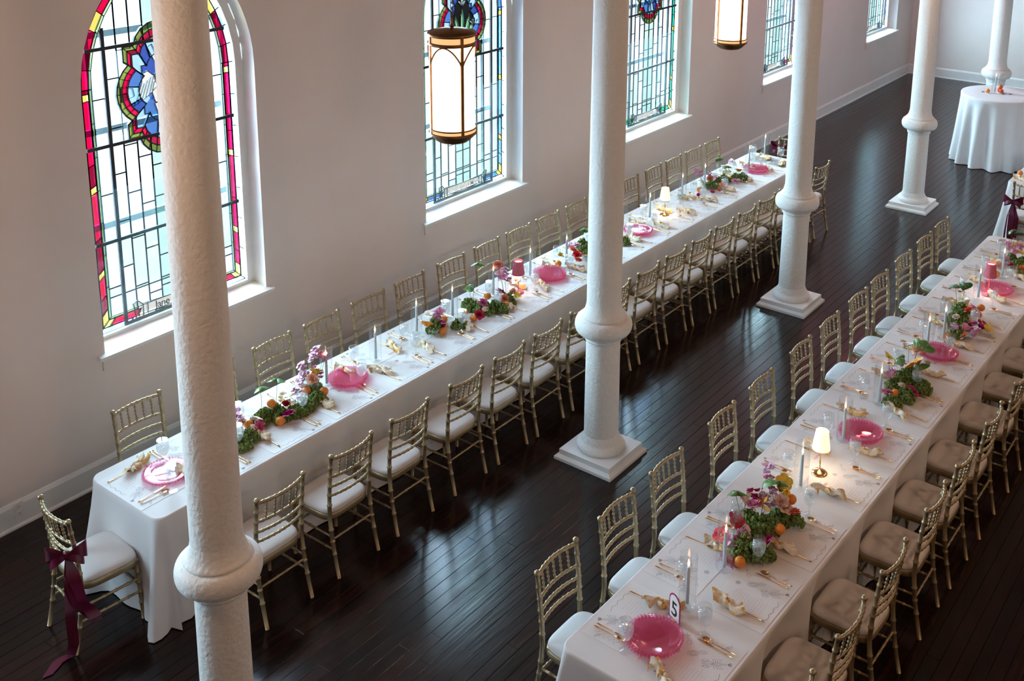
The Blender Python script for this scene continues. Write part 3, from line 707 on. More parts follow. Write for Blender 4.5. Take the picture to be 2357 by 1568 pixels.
# ------------------------------------------------------------------ chiavari chairs
def rod(b, p0, p1, r, rings=(), n=8, bow=None, taper=1.0, ringr=1.32):
    p0, p1 = Vector(p0), Vector(p1); L = (p1-p0).length; ts = [0.0, 1.0]; seg = 8 if bow else 1
    if bow: ts += [i/seg for i in range(1, seg)]
    spec = {}
    for t in rings:
        d = .006/L
        for k, m in ((t-d*1.3, 1.0), (t-d*.6, ringr), (t+d*.6, ringr), (t+d*1.3, 1.0)):
            if 0 < k < 1: ts.append(k); spec[round(k, 6)] = m
    ts = sorted(set(round(t, 6) for t in ts)); pts = []; rad = []
    for t in ts:
        p = p0.lerp(p1, t)
        if bow: p = p+Vector(bow)*(4*t*(1-t))
        pts.append(p); rad.append(r*spec.get(t, 1.0)*(1+(taper-1)*t))
    b.tube(pts, rad, n)
def chair_tree():
    T = []; G = M['gold']
    def part(nm, b, m=G): T.append((nm, b.mesh(nm, m), []))
    # cushion and seat frame: rounded trapezoid, front edge wider
    def ringpts(s, n=36):
        out = []
        for i in range(n):
            a = 2*pi*i/n; cx, cy = cos(a), sin(a); e = .42
            x = abs(cx)**e*(1 if cx > 0 else -1); y = abs(cy)**e*(1 if cy > 0 else -1)
            wd = .200+.008*y; out.append((x*wd*s, y*.190*s+.0))
        return out
    b = MB(); vs = []; fs = []; prof = [(.90, .440), (.985, .444), (1.0, .455), (.985, .467), (.93, .477), (.80, .484), (.55, .488), (.2, .490)]; n = 36
    for s, z in prof: vs += [(x, y, z) for x, y in ringpts(s)]
    for j in range(len(prof)-1): fs += [(j*n+i, j*n+(i+1) % n, (j+1)*n+(i+1) % n, (j+1)*n+i) for i in range(n)]
    b.add(vs, fs); o = (len(prof)-1)*n; b.f.append(tuple(o+i for i in range(n))); b.m.append(0); b.sm.append(True)
    part('cushion', b, M['cushion'])
    b = MB(); vs = []; fs = []; prof = [(.96, .400), (1.0, .398), (1.02, .405), (1.03, .425), (1.02, .441), (1.0, .445), (.9, .446)]
    for s, z in prof: vs += [(x, y, z) for x, y in ringpts(s)]
    for j in range(len(prof)-1): fs += [(j*n+i, j*n+(i+1) % n, (j+1)*n+(i+1) % n, (j+1)*n+i) for i in range(n)]
    b.add(vs, fs); part('seat_frame', b)
    for sx in (-1, 1):
        b = MB(); rod(b, (sx*.190, .178, 0), (sx*.180, .165, .43), .0125, (.28, .46, .63, .80), taper=1.25); part('leg', b)
    for sx in (-1, 1):           # rear posts run from the floor to the crest
        b = MB(); pts = [(sx*.186, -.262, 0), (sx*.184, -.235, .12), (sx*.183, -.205, .28), (sx*.183, -.188, .44), (sx*.183, -.193, .58), (sx*.184, -.208, .74), (sx*.185, -.228, .905)]
        P = []; R = []
        zr = [.17, .26, .345, .53, .61, .68, .752, .825]
        def at(z):
            for k in range(len(pts)-1):
                if pts[k][2] <= z <= pts[k+1][2]:
                    t = (z-pts[k][2])/(pts[k+1][2]-pts[k][2]); return tuple(pts[k][i]+(pts[k+1][i]-pts[k][i])*t for i in range(3))
        zs = [(p[2], 1) for p in pts]
        for z in zr: zs += [(z-.008, 1), (z-.004, 1.28), (z+.004, 1.28), (z+.008, 1)]
        for z, m in sorted(zs): P.append(at(min(z, .9049))); R.append(.0150*m*(1-.12*abs(z-.45)/.45))
        b.tube(P, R, 10); b.ball((sx*.185, -.229, .912), .0195, 10, 8, sq=(1, 1, .85)); part('back_post', b)
    def back(z): 
        pts = [(.44, -.188), (.58, -.193), (.74, -.208), (.905, -.228)]
        for (a, ya), (c, yc) in zip(pts, pts[1:]):
            if z <= c: return ya+(yc-ya)*(z-a)/(c-a)
        return -.228
    tt = [i/9 for i in range(1, 9)]
    for nm, z, r, bw in (('crest_rail', .890, .0115, .034), ('back_rail', .748, .0095, .030), ('back_rail', .672, .0095, .028), ('back_rail', .600, .0095, .026)):
        b = MB(); rod(b, (-.18, back(z), z), (.18, back(z), z), r, tt, 8, bow=(0, -bw, 0), ringr=1.25); part(nm, b)
    for k in range(5):
        t = (k+1)/6; x = -.18+.36*t; q = 4*t*(1-t); b = MB()
        rod(b, (x, back(.752)-.030*q, .752), (x, back(.886)-.034*q, .886), .0058, (.2, .4, .6, .8), 6, ringr=1.6); part('spindle', b)
    for sx in (-1, 1):
        for z in (.20, .295):
            b = MB(); rod(b, (sx*.187, .172, z), (sx*.184, -.212-(.28-z)*.1, z), .0085, (.2, .4, .6, .8), 6); part('stretcher', b)
    for z in (.245, .335):
        b = MB(); rod(b, (-.184, .171, z), (.184, .171, z), .0085, (.2, .4, .6, .8), 6); part('stretcher', b)
    b = MB(); rod(b, (-.184, -.205, .27), (.184, -.205, .27), .0085, (.2, .4, .6, .8), 6); part('stretcher', b)
    return T
CH = chair_tree()
def chair(x, y, rz, label, group):
    e = thing('chiavari_chair', label, 'chair', (x, y, 0), rz, group); build(CH, e); return e
j = random.Random(5)
KN = .227
for i, x in enumerate(F1): chair(x, -2.232-.0017*(x-8)+KN-.012, math.radians(j.uniform(-2, 1)), f'gold chair on the aisle side of the wall table, {ORD[i+1]} from its near end', 'aisle side chairs of the wall table')
for i, x in enumerate(B1): chair(x, -.636-.0085*(x-8)-KN, pi+math.radians(j.uniform(-1.5, 1.5)), f'gold chair on the window side of the wall table, {ORD[i+1]} from its near end', 'window side chairs of the wall table')
for i, x in enumerate(L2): chair(x, -4.052-.0065*(x-8)-KN, pi+math.radians(j.uniform(-2, 1)), f'gold chair on the column side of table five, {ORD[i+1]} from its near end', 'column side chairs of table five')
for i, x in enumerate(R2): chair(x, -5.605-.011*(x-8)+KN, math.radians(j.uniform(-1, 1)), f'gold chair on the dark right hand side of table five, {ORD[i+1]} from its near end', 'right hand chairs of table five')
chair(3.024+KN, -1.337-.012, -pi/2-math.radians(5), 'gold chair with a burgundy bow at the near head of the wall table', None)
chair(13.27-KN, -1.49, pi/2, 'gold chair with a burgundy bow at the far head of the wall table', None)
chair(13.27+KN, -4.51, -pi/2, 'gold chair with a burgundy bow at the head of the far right table', None)

# ------------------------------------------------------------------ burgundy bows on the head chairs
def strip(b, pts, wds, axis, th=.0012, mi=0):      # ribbon strip: pts centre line, axis: widthwise vectors
    vs = []
    for p, wd, a in zip(pts, wds, axis):
        a = Vector(a).normalized(); p = Vector(p); vs += [p-a*wd/2, p+a*wd/2]
    n = len(pts); b.add(vs, [(2*i, 2*i+1, 2*i+3, 2*i+2) for i in range(n-1)], mi)
def bow(name, knot, out, side, label, tails, seed):
    """knot: world point; out: unit vector away from the chair back; side: widthwise unit vector"""
    e = thing(name, label, 'ribbon', knot, 0, 'burgundy bows on the head chairs'); o = Vector(out); s = Vector(side); r = random.Random(seed)
    b = MB(); b.ball(o*.02, .026, 8, 6, sq=(1, 1, 1.1)); obj('knot', b, M['sash_ribbon'], e)
    for k in range(4):
        sg = 1 if k % 2 else -1; up = .035 if k < 2 else -.02; b = MB(); pts = []; ax = []; wd = []
        for i in range(13):
            t = i/12*2*pi; rr = .5-.5*cos(t)
            pts.append(o*(.03+.03*sin(t))+s*sg*(.115-.02*(k > 1))*rr+Vector((0, 0, up*rr+.018*sin(t)))); ax.append(Vector((0, 0, 1))+o*.4*sin(t+k)); wd.append(.035+.065*rr)
        strip(b, pts, wd, ax); obj('loop', b, M['sash_ribbon'], e)
    for path, w0 in tails:
        b = MB(); P = [Vector(p)-Vector(knot) for p in path]; pts = []; wd = []; ax = []
        n = len(P)
        for i in range(n-1):
            for q in range(6):
                t = q/6; p = P[i].lerp(P[i+1], t); pts.append(p+o*.006*sin((i+t)*4+w0*90)); 
        pts.append(P[-1])
        for i in range(len(pts)):
            t = i/(len(pts)-1); wd.append(.018+(w0-.018)*min(1, t*3.5)); ax.append(s+o*.5*sin(t*7+w0*50))
        # lying on the floor the ribbon is flat: width horizontal
        strip(b, pts, wd, ax); obj('tail', b, M['sash_ribbon'], e)
K = (2.965, -1.545, .735)
bow('chair_ribbon', K, (-.55, -.83, 0), (.83, -.55, 0), 'burgundy satin bow with long tails on the near head chair, lower left', [
    ([K, (2.945, -1.555, .55), (2.935, -1.57, .35), (2.94, -1.56, .12), (2.945, -1.50, .012), (2.86, -1.49, .008), (2.77, -1.545, .006)], .062),
    ([K, (2.955, -1.61, .60), (2.975, -1.66, .45), (3.02, -1.70, .33)], .075), ([K, (2.94, -1.585, .58), (2.96, -1.615, .40), (3.05, -1.66, .27)], .065)], 1)
K = (13.30, -1.27, .735)
bow('chair_ribbon', K, (1, 0, 0), (0, 1, 0), 'burgundy satin bow on the far head chair of the wall table', [([K, (13.33, -1.26, .5), (13.33, -1.25, .2)], .05), ([K, (13.33, -1.30, .55), (13.33, -1.31, .4)], .05)], 2)
K = (13.235, -4.345, .69)
bow('chair_ribbon', K, (-1, 0, 0), (0, 1, 0), 'burgundy satin bow on the chair at the right edge of the frame', [([K, (13.20, -4.345, .5), (13.20, -4.35, .3), (13.21, -4.36, .12)], .07), ([K, (13.20, -4.40, .5), (13.20, -4.40, .25)], .06), ([K, (13.205, -4.30, .5), (13.20, -4.29, .2)], .02)], 3)

# ------------------------------------------------------------------ round table
RT = (17.07, -3.13)
e = MB()
nf = 15; prof = [(.0, 1.065), (.30, 1.065), (.535, 1.065), (.552, 1.060), (.558, 1.048), (.557, 1.0), (.556, .9), (.562, .75), (.572, .55), (.585, .35), (.60, .15), (.612, .008)]
rr_ = random.Random(4); aa = [rr_.uniform(.7, 1.4) for _ in range(nf)]
def wv(a, jx):
    q = max(0, (jx-5)/6); k = a/(2*pi)*nf; i = int(k) % nf; t = k-int(k)
    return q**.8*.050*(cos(2*pi*k+.6*sin(3*a)))*(aa[i]*(1-t)+aa[(i+1) % nf]*t)
e.lathe(prof, 180, (0, 0, 0), 0, False, wv)
rt = obj('round_tablecloth', e, M['cloth'], label='white pleated cloth to the floor over the tall round table', category='tablecloth', ); rt.location = (RT[0], RT[1], 0)

# ------------------------------------------------------------------ tableware
def cyl_tree():      # hurricane cylinder with a pale blue taper
    b = MB(); b.lathe([(.030, .004), (.044, .010), (.050, .026), (.050, .337), (.0508, .340), (.0495, .342), (.048, .340), (.048, .337), (.048, .028), (.042, .013), (.0, .010)], 28, cap=True); g = b.mesh('glass_cylinder', M['thinglass'])
    b = MB(); b.lathe([(.022, .012), (.018, .018), (.010, .024), (.010, .034), (.015, .040), (.013, .048)], 12); hld = b.mesh('candle_holder', M['thinglass'])
    b = MB(); b.lathe([(.011, .030), (.0115, .10), (.0095, .255), (.006, .262), (.0, .263)], 12); tp = b.mesh('taper', M['taper'])
    b = MB(); b.tube([(0, 0, .262), (.001, 0, .272)], .0012, 5); wk = b.mesh('wick', M['wick'])
    b = MB(); b.lathe([(.001, .266), (.005, .272), (.0065, .280), (.0052, .291), (.0025, .302), (0, .312)], 10, cap=False); fl = b.mesh('flame', M['flame'])
    return [('glass_cylinder', g, []), ('candle_holder', hld, []), ('taper', tp, [('wick', wk), ('flame', fl)])]
CY = cyl_tree()
def goblet_tree():
    b = MB(); pf = [(.034, 0), (.033, .003), (.018, .008), (.008, .016), (.006, .030), (.010, .036), (.007, .042), (.006, .055), (.012, .064), (.026, .078), (.037, .100), (.042, .130), (.041, .160), (.037, .188)]
    b.lathe(pf, 22, cap=True); g = b.mesh('glass', M['glass'])
    b = MB(); b.lathe([(.0, .068), (.012, .071), (.0245, .081), (.0350, .101), (.0397, .130), (.0388, .155), (.0, .156)], 18, cap=False); wt = b.mesh('water', M['water'])
    b = MB(); r = random.Random(2)
    for k in range(5):
        cx, cy, z = r.uniform(-.018, .018), r.uniform(-.018, .018), .145+r.uniform(-.01, .012); s = .009
        m = Matrix.Translation((cx, cy, z)) @ Matrix.Rotation(r.random()*3, 4, Vector((r.random(), r.random(), 1)).normalized()); q = MB(); q.box(-s, s, -s, s, -s, s); q.xf(m); b.add(q.v, q.f, 0, False)
    ic = b.mesh('ice', M['water'])
    return [('glass', g, []), ('water', wt, [('ice', ic)])]
GB = goblet_tree()
def cutlery():
    H = lambda b, L0, L1: b.tube([(0, 0, .004), (0, L0*.3, .004), (0, L0*.7, .005), (0, L0, .006), (0, L1, .007)], [.0045, .0042, .0032, .0026, .0028], 6, flat=.6)
    b = MB(); H(b, .13, .145)
    b.add([(-.004, .143, .006), (.004, .143, .006), (.011, .158, .005), (.011, .168, .004), (-.011, .168, .004), (-.011, .158, .005)], [(0, 1, 2, 3, 4, 5)], 0, False)
    b.add([(-.004, .143, .0075), (.004, .143, .0075), (.011, .158, .0065), (.011, .168, .0055), (-.011, .168, .0055), (-.011, .158, .0065)], [(5, 4, 3, 2, 1, 0)], 0, False)
    for k in range(4): x = -.0095+.0063*k; b.tube([(x, .166, .005), (x, .185, .004), (x, .206, .009)], [.0016, .0015, .0008], 5)
    fork = b.mesh('fork', M['brass'])
    b = MB(); H(b, .11, .12); P = [(-.003, .118), (.004, .118), (.008, .135), (.009, .175), (.005, .205), (.0, .216), (-.003, .20), (-.004, .14)]
    n = len(P); b.add([(x, y, .0055) for x, y in P]+[(x, y, .0072) for x, y in P], [tuple(range(n))[::-1], tuple(range(n, 2*n))]+[(i, (i+1) % n, n+(i+1) % n, n+i) for i in range(n)], 0, False); knife = b.mesh('knife', M['brass'])
    b = MB(); H(b, .13, .15); vs = []; fs = []; n = 14
    for j, (s, dz) in enumerate(((1.0, .004), (.8, .0005), (.5, -.002), (.15, -.003))):
        for i in range(n): a = 2*pi*i/n; vs.append((.018*s*cos(a), .172+.026*s*sin(a)*(1+.15*sin(a)), .0075+dz))
    for j in range(3): fs += [(j*n+i, j*n+(i+1) % n, (j+1)*n+(i+1) % n, (j+1)*n+i) for i in range(n)]
    fs.append(tuple(3*n+i for i in range(n))); b.add(vs, fs); spoon = b.mesh('spoon', M['brass'])
    return fork, knife, spoon
FK, KF, SPN = cutlery()
# printed paper menu: u to the sitter's right, v away from the sitter
def printed():
    b = MB()
    def ln(pts, wd=.0013, mi=0, closed=False):
        if closed: pts = pts+[pts[0]]
        for p, q in zip(pts, pts[1:]):
            d = Vector((q[0]-p[0], q[1]-p[1]))
            if d.length < 1e-6: continue
            n_ = Vector((-d.y, d.x)).normalized()*wd/2
            b.add([(p[0]-n_.x, p[1]-n_.y, 0), (q[0]-n_.x, q[1]-n_.y, 0), (q[0]+n_.x, q[1]+n_.y, 0), (p[0]+n_.x, p[1]+n_.y, 0)], [(0, 1, 2, 3)], mi, False)
    def ell(cx, cy, rx, ry, rot, n=14, a0=0, a1=2*pi):
        P = []
        for i in range(n+1):
            a = a0+(a1-a0)*i/n; x, y = rx*cos(a), ry*sin(a); P.append((cx+x*cos(rot)-y*sin(rot), cy+x*sin(rot)+y*cos(rot)))
        return P
    # crawfish
    c0, R = (.085, .105), -1.0
    def tr(x, y): return (c0[0]+x*cos(R)-y*sin(R), c0[1]+x*sin(R)+y*cos(R))
    ln([tr(*p) for p in ell(0, 0, .020, .011, 0)]); ln([tr(*p) for p in ell(-.004, 0, .012, .006, 0)])
    for k in range(6): x = .022+.007*k; h = .009-.001*k; ln([tr(x, -h), tr(x+.004, 0), tr(x, h)])
    for a in (-.7, -.3, 0, .3, .7): ln([tr(*p) for p in ell(.068+.004*cos(a), .011*sin(a), .010, .004, a, 8)])
    for s in (-1, 1):
        for k in range(4): x = -.012+.010*k; ln([tr(x, s*.010), tr(x-.004+.003*k, s*.024), tr(x+.004+.004*k, s*.036)])
        ln([tr(-.018, s*.006), tr(-.034, s*.018), tr(-.042, s*.020)]); ln([tr(*p) for p in ell(-.056, s*.021, .018, .009, s*.15, 10)]); ln([tr(-.040, s*.020), tr(-.060, s*.014), tr(-.075, s*.019)])
        ln([tr(-.020, s*.002), tr(-.045, s*.005), tr(-.075, s*.002)])
    # oysters, lemons, radish, leaf
    for k in (1, .72, .42): ln(ell(.080, .238, .032*k, .019*k, -.9))
    ln(ell(.115, .200, .024, .012, -1.1)); ln(ell(.115, .200, .013, .005, -1.1))
    ln(ell(.235, .110, .020, .014, -.6, 9, pi, 2*pi)+[ell(.235, .110, .020, .014, -.6, 9, pi, 2*pi)[0]]); ln(ell(.235, .108, .012, .008, -.6, 8, pi, 2*pi))
    ln(ell(.135, .295, .016, .012, .3)); ln([(.145, .305), (.165, .325), (.185, .318), (.170, .332), (.19, .34)])
    for k in (1, .7): ln(ell(.045, .315, .014*k, .014*k, 0))
    for k in range(6): a = k*pi/3; ln([(.045, .315), (.045+.013*cos(a), .315+.013*sin(a))], .001)
    for k in range(9):
        x, y = .215+.003*sin(k*2.1), .09+.016*k; ln([(.215, .08+.016*k), (x+.012*(1 if k % 2 else -1), y+.012), (x+.016*(1 if k % 2 else -1), y+.004)], .001)
    ln([(-.161+.018*i, .050+.008*sin(i*1.9)) for i in range(12)], .0018); ln([(-.161+.018*i, .352+.007*sin(i*1.9)) for i in range(6)], .0014)
    r = random.Random(9)
    for k in range(11):
        y = .29-.019*k; x = -.125+r.uniform(0, .02); x1 = .02-r.uniform(0, .045); pts = []
        while x < x1: pts.append((x, y+r.uniform(-.0028, .0028))); x += .0045
        if len(pts) > 1: ln(pts, .0011, 1)
    pts = [(-.150+.0035*i, .318+.011*sin(i*1.7)+.003*sin(i*.6)) for i in range(22)]; ln(pts, .0022, 2); ln([(-.150, .31), (-.155, .335), (-.140, .33), (-.138, .305)], .0022, 2)
    return b.mesh('printed_drawing', [M['ink'], M['ink2'], M['ink3']])
PRN = printed()
b = MB(); b.box(-.245, .262, .018, .372, 0, .0006); MAT = b.mesh('menu_placemat', M['paper'])
PRN.transform(Matrix.Translation((0, 0, .0012)))
def napkin_mesh(seed):
    r = random.Random(seed); knot = MB()
    for k in range(3):
        a = k*2.1+r.random(); knot.tube([(.022*cos(t+a), .016*sin(t+a)*1.1, .020+.010*sin(2*t+k)) for t in [2*pi*i/10 for i in range(11)]], [.012+.003*sin(i*2+k) for i in range(11)], 7, cap=False)
    knot = knot.mesh('knot', M['napkin']); tails = []
    for s, ln_, bend in ((1, .095, 1.0+r.random()*.7), (-1, .085, -.6-r.random()*.7)):
        b = MB(); vs = []; fs = []; N = 11; Wd = 15
        for i in range(N):
            t = i/(N-1); ang = bend*t; cx = s*.030*0+ s*(.015+ln_*(sin(ang)/bend if abs(bend) > .01 else t)); cy = ln_*(1-cos(ang))/bend
            px_, py_ = -sin(ang)*s, cos(ang); w_ = .013+.034*t**.8
            for jx in range(Wd):
                q = jx/(Wd-1)*2-1; fold = .013*t**.4*(sin(q*7+seed*1.3+t*4)+.6*sin(q*13+seed+t*7)); 
                z = .016+.026*(1-q*q)*(1-.2*t)+fold+.006*sin(t*6+seed)
                vs.append((cx+px_*q*w_+r.uniform(-.0015, .0015)+.5*fold*cos(ang), cy+py_*q*w_, max(.002, z)))
        for i in range(N-1):
            for jx in range(Wd-1): a = i*Wd+jx; fs.append((a, a+1, a+Wd+1, a+Wd))
        b.add(vs, fs); tails.append(b.mesh('tail', M['napkin']))
    return [('knot', knot, []), ('tail', tails[0], []), ('tail', tails[1], [])]
NAP = [napkin_mesh(k) for k in range(5)]
jr = random.Random(21)
def setting(ox, oy, rz, where, parity, grp, skip=()):
    """ox, oy: point of the table edge in front of the sitter; rz: heading of the sitter's +v axis"""
    c, s = cos(rz), sin(rz)
    def P(u, v, z=0): return (ox+u*c-v*s, oy+u*s+v*c, TZ+.0012+z)
    e = link('menu_placemat', MAT, None, P(0, 0, .0004*(parity % 3)-.0006), rz, label='printed paper menu '+where, category='placemat', group='paper menus '+grp); link('printed_drawing', PRN, e, kind='stuff')
    dz = .0022
    def put(name, me, u, v, r, lab, cat, g): link(name, me, None, P(u, v, dz), rz+r, label=lab+' '+where, category=cat, group=g+' '+grp)
    put('fork', FK, -.165+jr.uniform(-.01, .01), .055, jr.uniform(-.06, .06), 'gold fork', 'fork', 'forks')
    put('knife', KF, .165+jr.uniform(-.01, .01), .055, jr.uniform(-.04, .06), 'gold knife', 'knife', 'knives')
    put('spoon', SPN, .195+jr.uniform(-.008, .01), .052, jr.uniform(-.06, .04), 'gold spoon', 'spoon', 'spoons')
    p = P(-.175+jr.uniform(-.02, .02), .262+jr.uniform(-.02, .02), dz+.0005); e = thing('knotted_napkin', 'cream and yellow knotted napkin '+where, 'napkin', p, rz+math.radians(70+jr.uniform(-30, 30)), 'napkins '+grp); build(jr.choice(NAP), e)
    if 'g' not in skip:
        p = P(.235+jr.uniform(-.02, .02), .275+jr.uniform(-.02, .02), dz); e = thing('water_goblet', 'iced water goblet '+where, 'glass', p, jr.random()*6, 'goblets '+grp); build(GB, e)
for i, x in enumerate(F1): setting(x, T1.edge(x, 0), T1.a, f'at {ORD[i+1]} aisle side seat of wall table from near end', i, 'on the aisle side of the wall table')
for i, x in enumerate(B1): setting(x, T1.edge(x, 1), T1.a+pi, f'at {ORD[i+1]} window side seat of wall table from near end', i, 'on the window side of the wall table')
for i, x in enumerate(L2): setting(x, T2.edge(x, 1), T2.a+pi, f'at {ORD[i+1]} column side seat of table five from near end', i, 'on the column side of table five')
for i, x in enumerate(R2): setting(x, T2.edge(x, 0), T2.a, f'at {ORD[i+1]} right side seat of table five from near end', i, 'on the right side of table five')
setting(3.43, -1.31, -pi/2, 'at the near head of the wall table', 1, 'at the table heads')
setting(12.86, -1.49, pi/2, 'at the far head of the wall table', 1, 'at the table heads')
# candles
CA = [(T1, 'wall table', [(3.64, -1.60, 0), (5.22, -1.32, 1), (5.73, -1.33, 1), (6.29, -1.25, 1), (6.69, -1.30, 1), (7.25, -1.30, 1), (7.80, -1.30, 1), (8.28, -1.38, 1), (9.45, -1.28, 1), (9.85, -1.37, 1), (10.66, -1.31, 1), (11.16, -1.33, 1), (12.18, -1.40, 1), (12.75, -1.34, 1)]),
      (T2, 'table five', [(4.78, -4.75, 1), (5.18, -4.77, 1), (6.20, -4.79, 1), (6.92, -4.79, 1), (7.57, -4.81, 1), (8.67, -4.81, 1), (8.94, -4.86, 1), (9.95, -4.86, 1), (10.60, -4.90, 1)])]
for T, nm, L in CA:
    k = 0
    for x, y, on in L:
        if not on: continue
        k += 1; e = thing('hurricane_candle', f'pale blue taper burning in a glass cylinder, {ORD[k]} from the near end of {nm}', 'candle', (x, y, TZ), jr.random()*6, 'taper candles in glass cylinders'); build(CY, e)
e = thing('hurricane_candle', 'taper burning in a glass cylinder on the round table', 'candle', (17.03, -3.06, 1.066), 0, 'taper candles in glass cylinders'); build(CY, e)
# pink pressed glass plates, stacked
def plate_mesh():
    b = MB(); pf = [(.0, .006), (.080, .006), (.098, .009), (.112, .014), (.140, .017), (.146, .018), (.146, .0155), (.140, .0145), (.112, .011), (.098, .006), (.082, .002), (.0, .002)]
    b.lathe(pf, 44, cap=False); pl = b.mesh('dish', M['pinkglass'])
    b = MB()
    for i in range(46): a = 2*pi*i/46; b.ball((.150*cos(a), .150*sin(a), .017), .0085, 6, 4)
    return [('dish', pl, []), ('beaded_rim', b.mesh('beaded_rim', M['pinkglass']), [])]
PL = plate_mesh()
for x, y, n, d in ((3.783, -1.355, 2, 'at near end of wall table'), (5.382, -1.377, 3, 'before second candle of wall table'), (7.934, -1.432, 4, 'beside pink lamp of wall table'), (9.457, -1.47, 3, 'beyond second column on wall table'), (12.163, -1.50, 3, 'near far end of wall table'),
                   (4.450, -4.737, 3, 'beside the number card'), (7.077, -4.856, 3, 'behind cream lamp of table five'), (8.645, -4.912, 3, 'in the middle of table five'), (10.264, -4.935, 3, 'by the pink lamp of table five')):
    for k in range(n):
        e = thing('pink_glass_plate', f'{ORD[k+1]} pink plate from the bottom of the stack {d}', 'plate', (x+.006*sin(k*3), y+.006*cos(k*2), TZ+.004+.0125*k), k*.05, 'pink glass plates'); build(PL, e)
# table lamps
def lamp(x, y, pink, label):
    e = thing('table_lamp', label, 'lamp', (x, y, TZ+.001), 0, 'cordless table lamps')
    b = MB(); b.lathe([(.056, 0), (.056, .003), (.050, .010), (.034, .020), (.014, .027), (.006, .032)], 28); obj('base', b, M['brass'] if not pink else M['shade_pink'], e)
    b = MB(); b.tube([(0, 0, .03), (0, 0, .20)], .0045, 8); obj('stem', b, M['brass'] if not pink else M['shade_pink'], e)
    b = MB(); b.lathe([(.060, .185), (.056, .22), (.042, .318)], 32, cap=False); obj('shade', b, M['shade_pink'] if pink else M['shade_lit'], e)
    b = MB(); b.lathe([(.041, .316), (.0, .317)] if not pink else [(.037, .300), (.0, .300)], 32, cap=False); obj('shade_top', b, M['shade_top'] if pink else M['shade_lit'], e)
    b = MB(); b.lathe([(.0, .205), (.012, .208), (.012, .235), (.0, .24)], 10, cap=False); obj('bulb', b, M['shade_top'], e)
    point('lamp_light', (x, y, TZ+.175), (1.0, .72, .45) if not pink else (1.0, .76, .60), 1.5, .02)
lamp(6.455, -4.813, False, 'gold table lamp with a lit cream cone shade on table five')
lamp(7.474, -1.413, True, 'rose pink table lamp among flowers on the wall table')
lamp(10.085, -1.42, False, 'small cream shaded lamp beyond the second column on the wall table')
lamp(10.12, -4.903, True, 'rose pink table lamp toward the far end of table five')
# number card
e = thing('table_number_card', 'arched white card with a magenta edge and the number 5', 'card', (4.648, -4.747, TZ+.001), atan2(-.9, -.42))
b = MB()
def arch(wd, h, n=12, inset=0): return [(-wd/2+inset, inset), (wd/2-inset, inset)]+[((wd/2-inset)*cos(pi*i/n), h-wd/2+(wd/2-inset)*sin(pi*i/n)) for i in range(n+1)]
b.prism(arch(.104, .165), -.0015, .0015); obj('card_edge', b, M['card_border'], e)
b = MB(); b.prism(arch(.104, .165, inset=.009), -.0022, -.0016); obj('card_face', b, M['card_white'], e)
b = MB(); b.box(-.012, .012, -.015, .015, 0, .008); obj('card_stand', b, M['brass'], e)
cu = bpy.data.curves.new('numeral', 'FONT'); cu.body = '5'; cu.size = .125; cu.align_x = 'CENTER'; cu.extrude = .0003; cu.offset = .0012
tmp = bpy.data.objects.new('tmp', cu); C.objects.link(tmp); dg = bpy.context.evaluated_depsgraph_get(); me = bpy.data.meshes.new_from_object(tmp.evaluated_get(dg)); bpy.data.objects.remove(tmp)
me.transform(Matrix.Translation((0, -.0028, .030)) @ Matrix.Rotation(pi/2, 4, 'X')); me.materials.clear(); me.materials.append(M['black']); link('numeral', me, e)
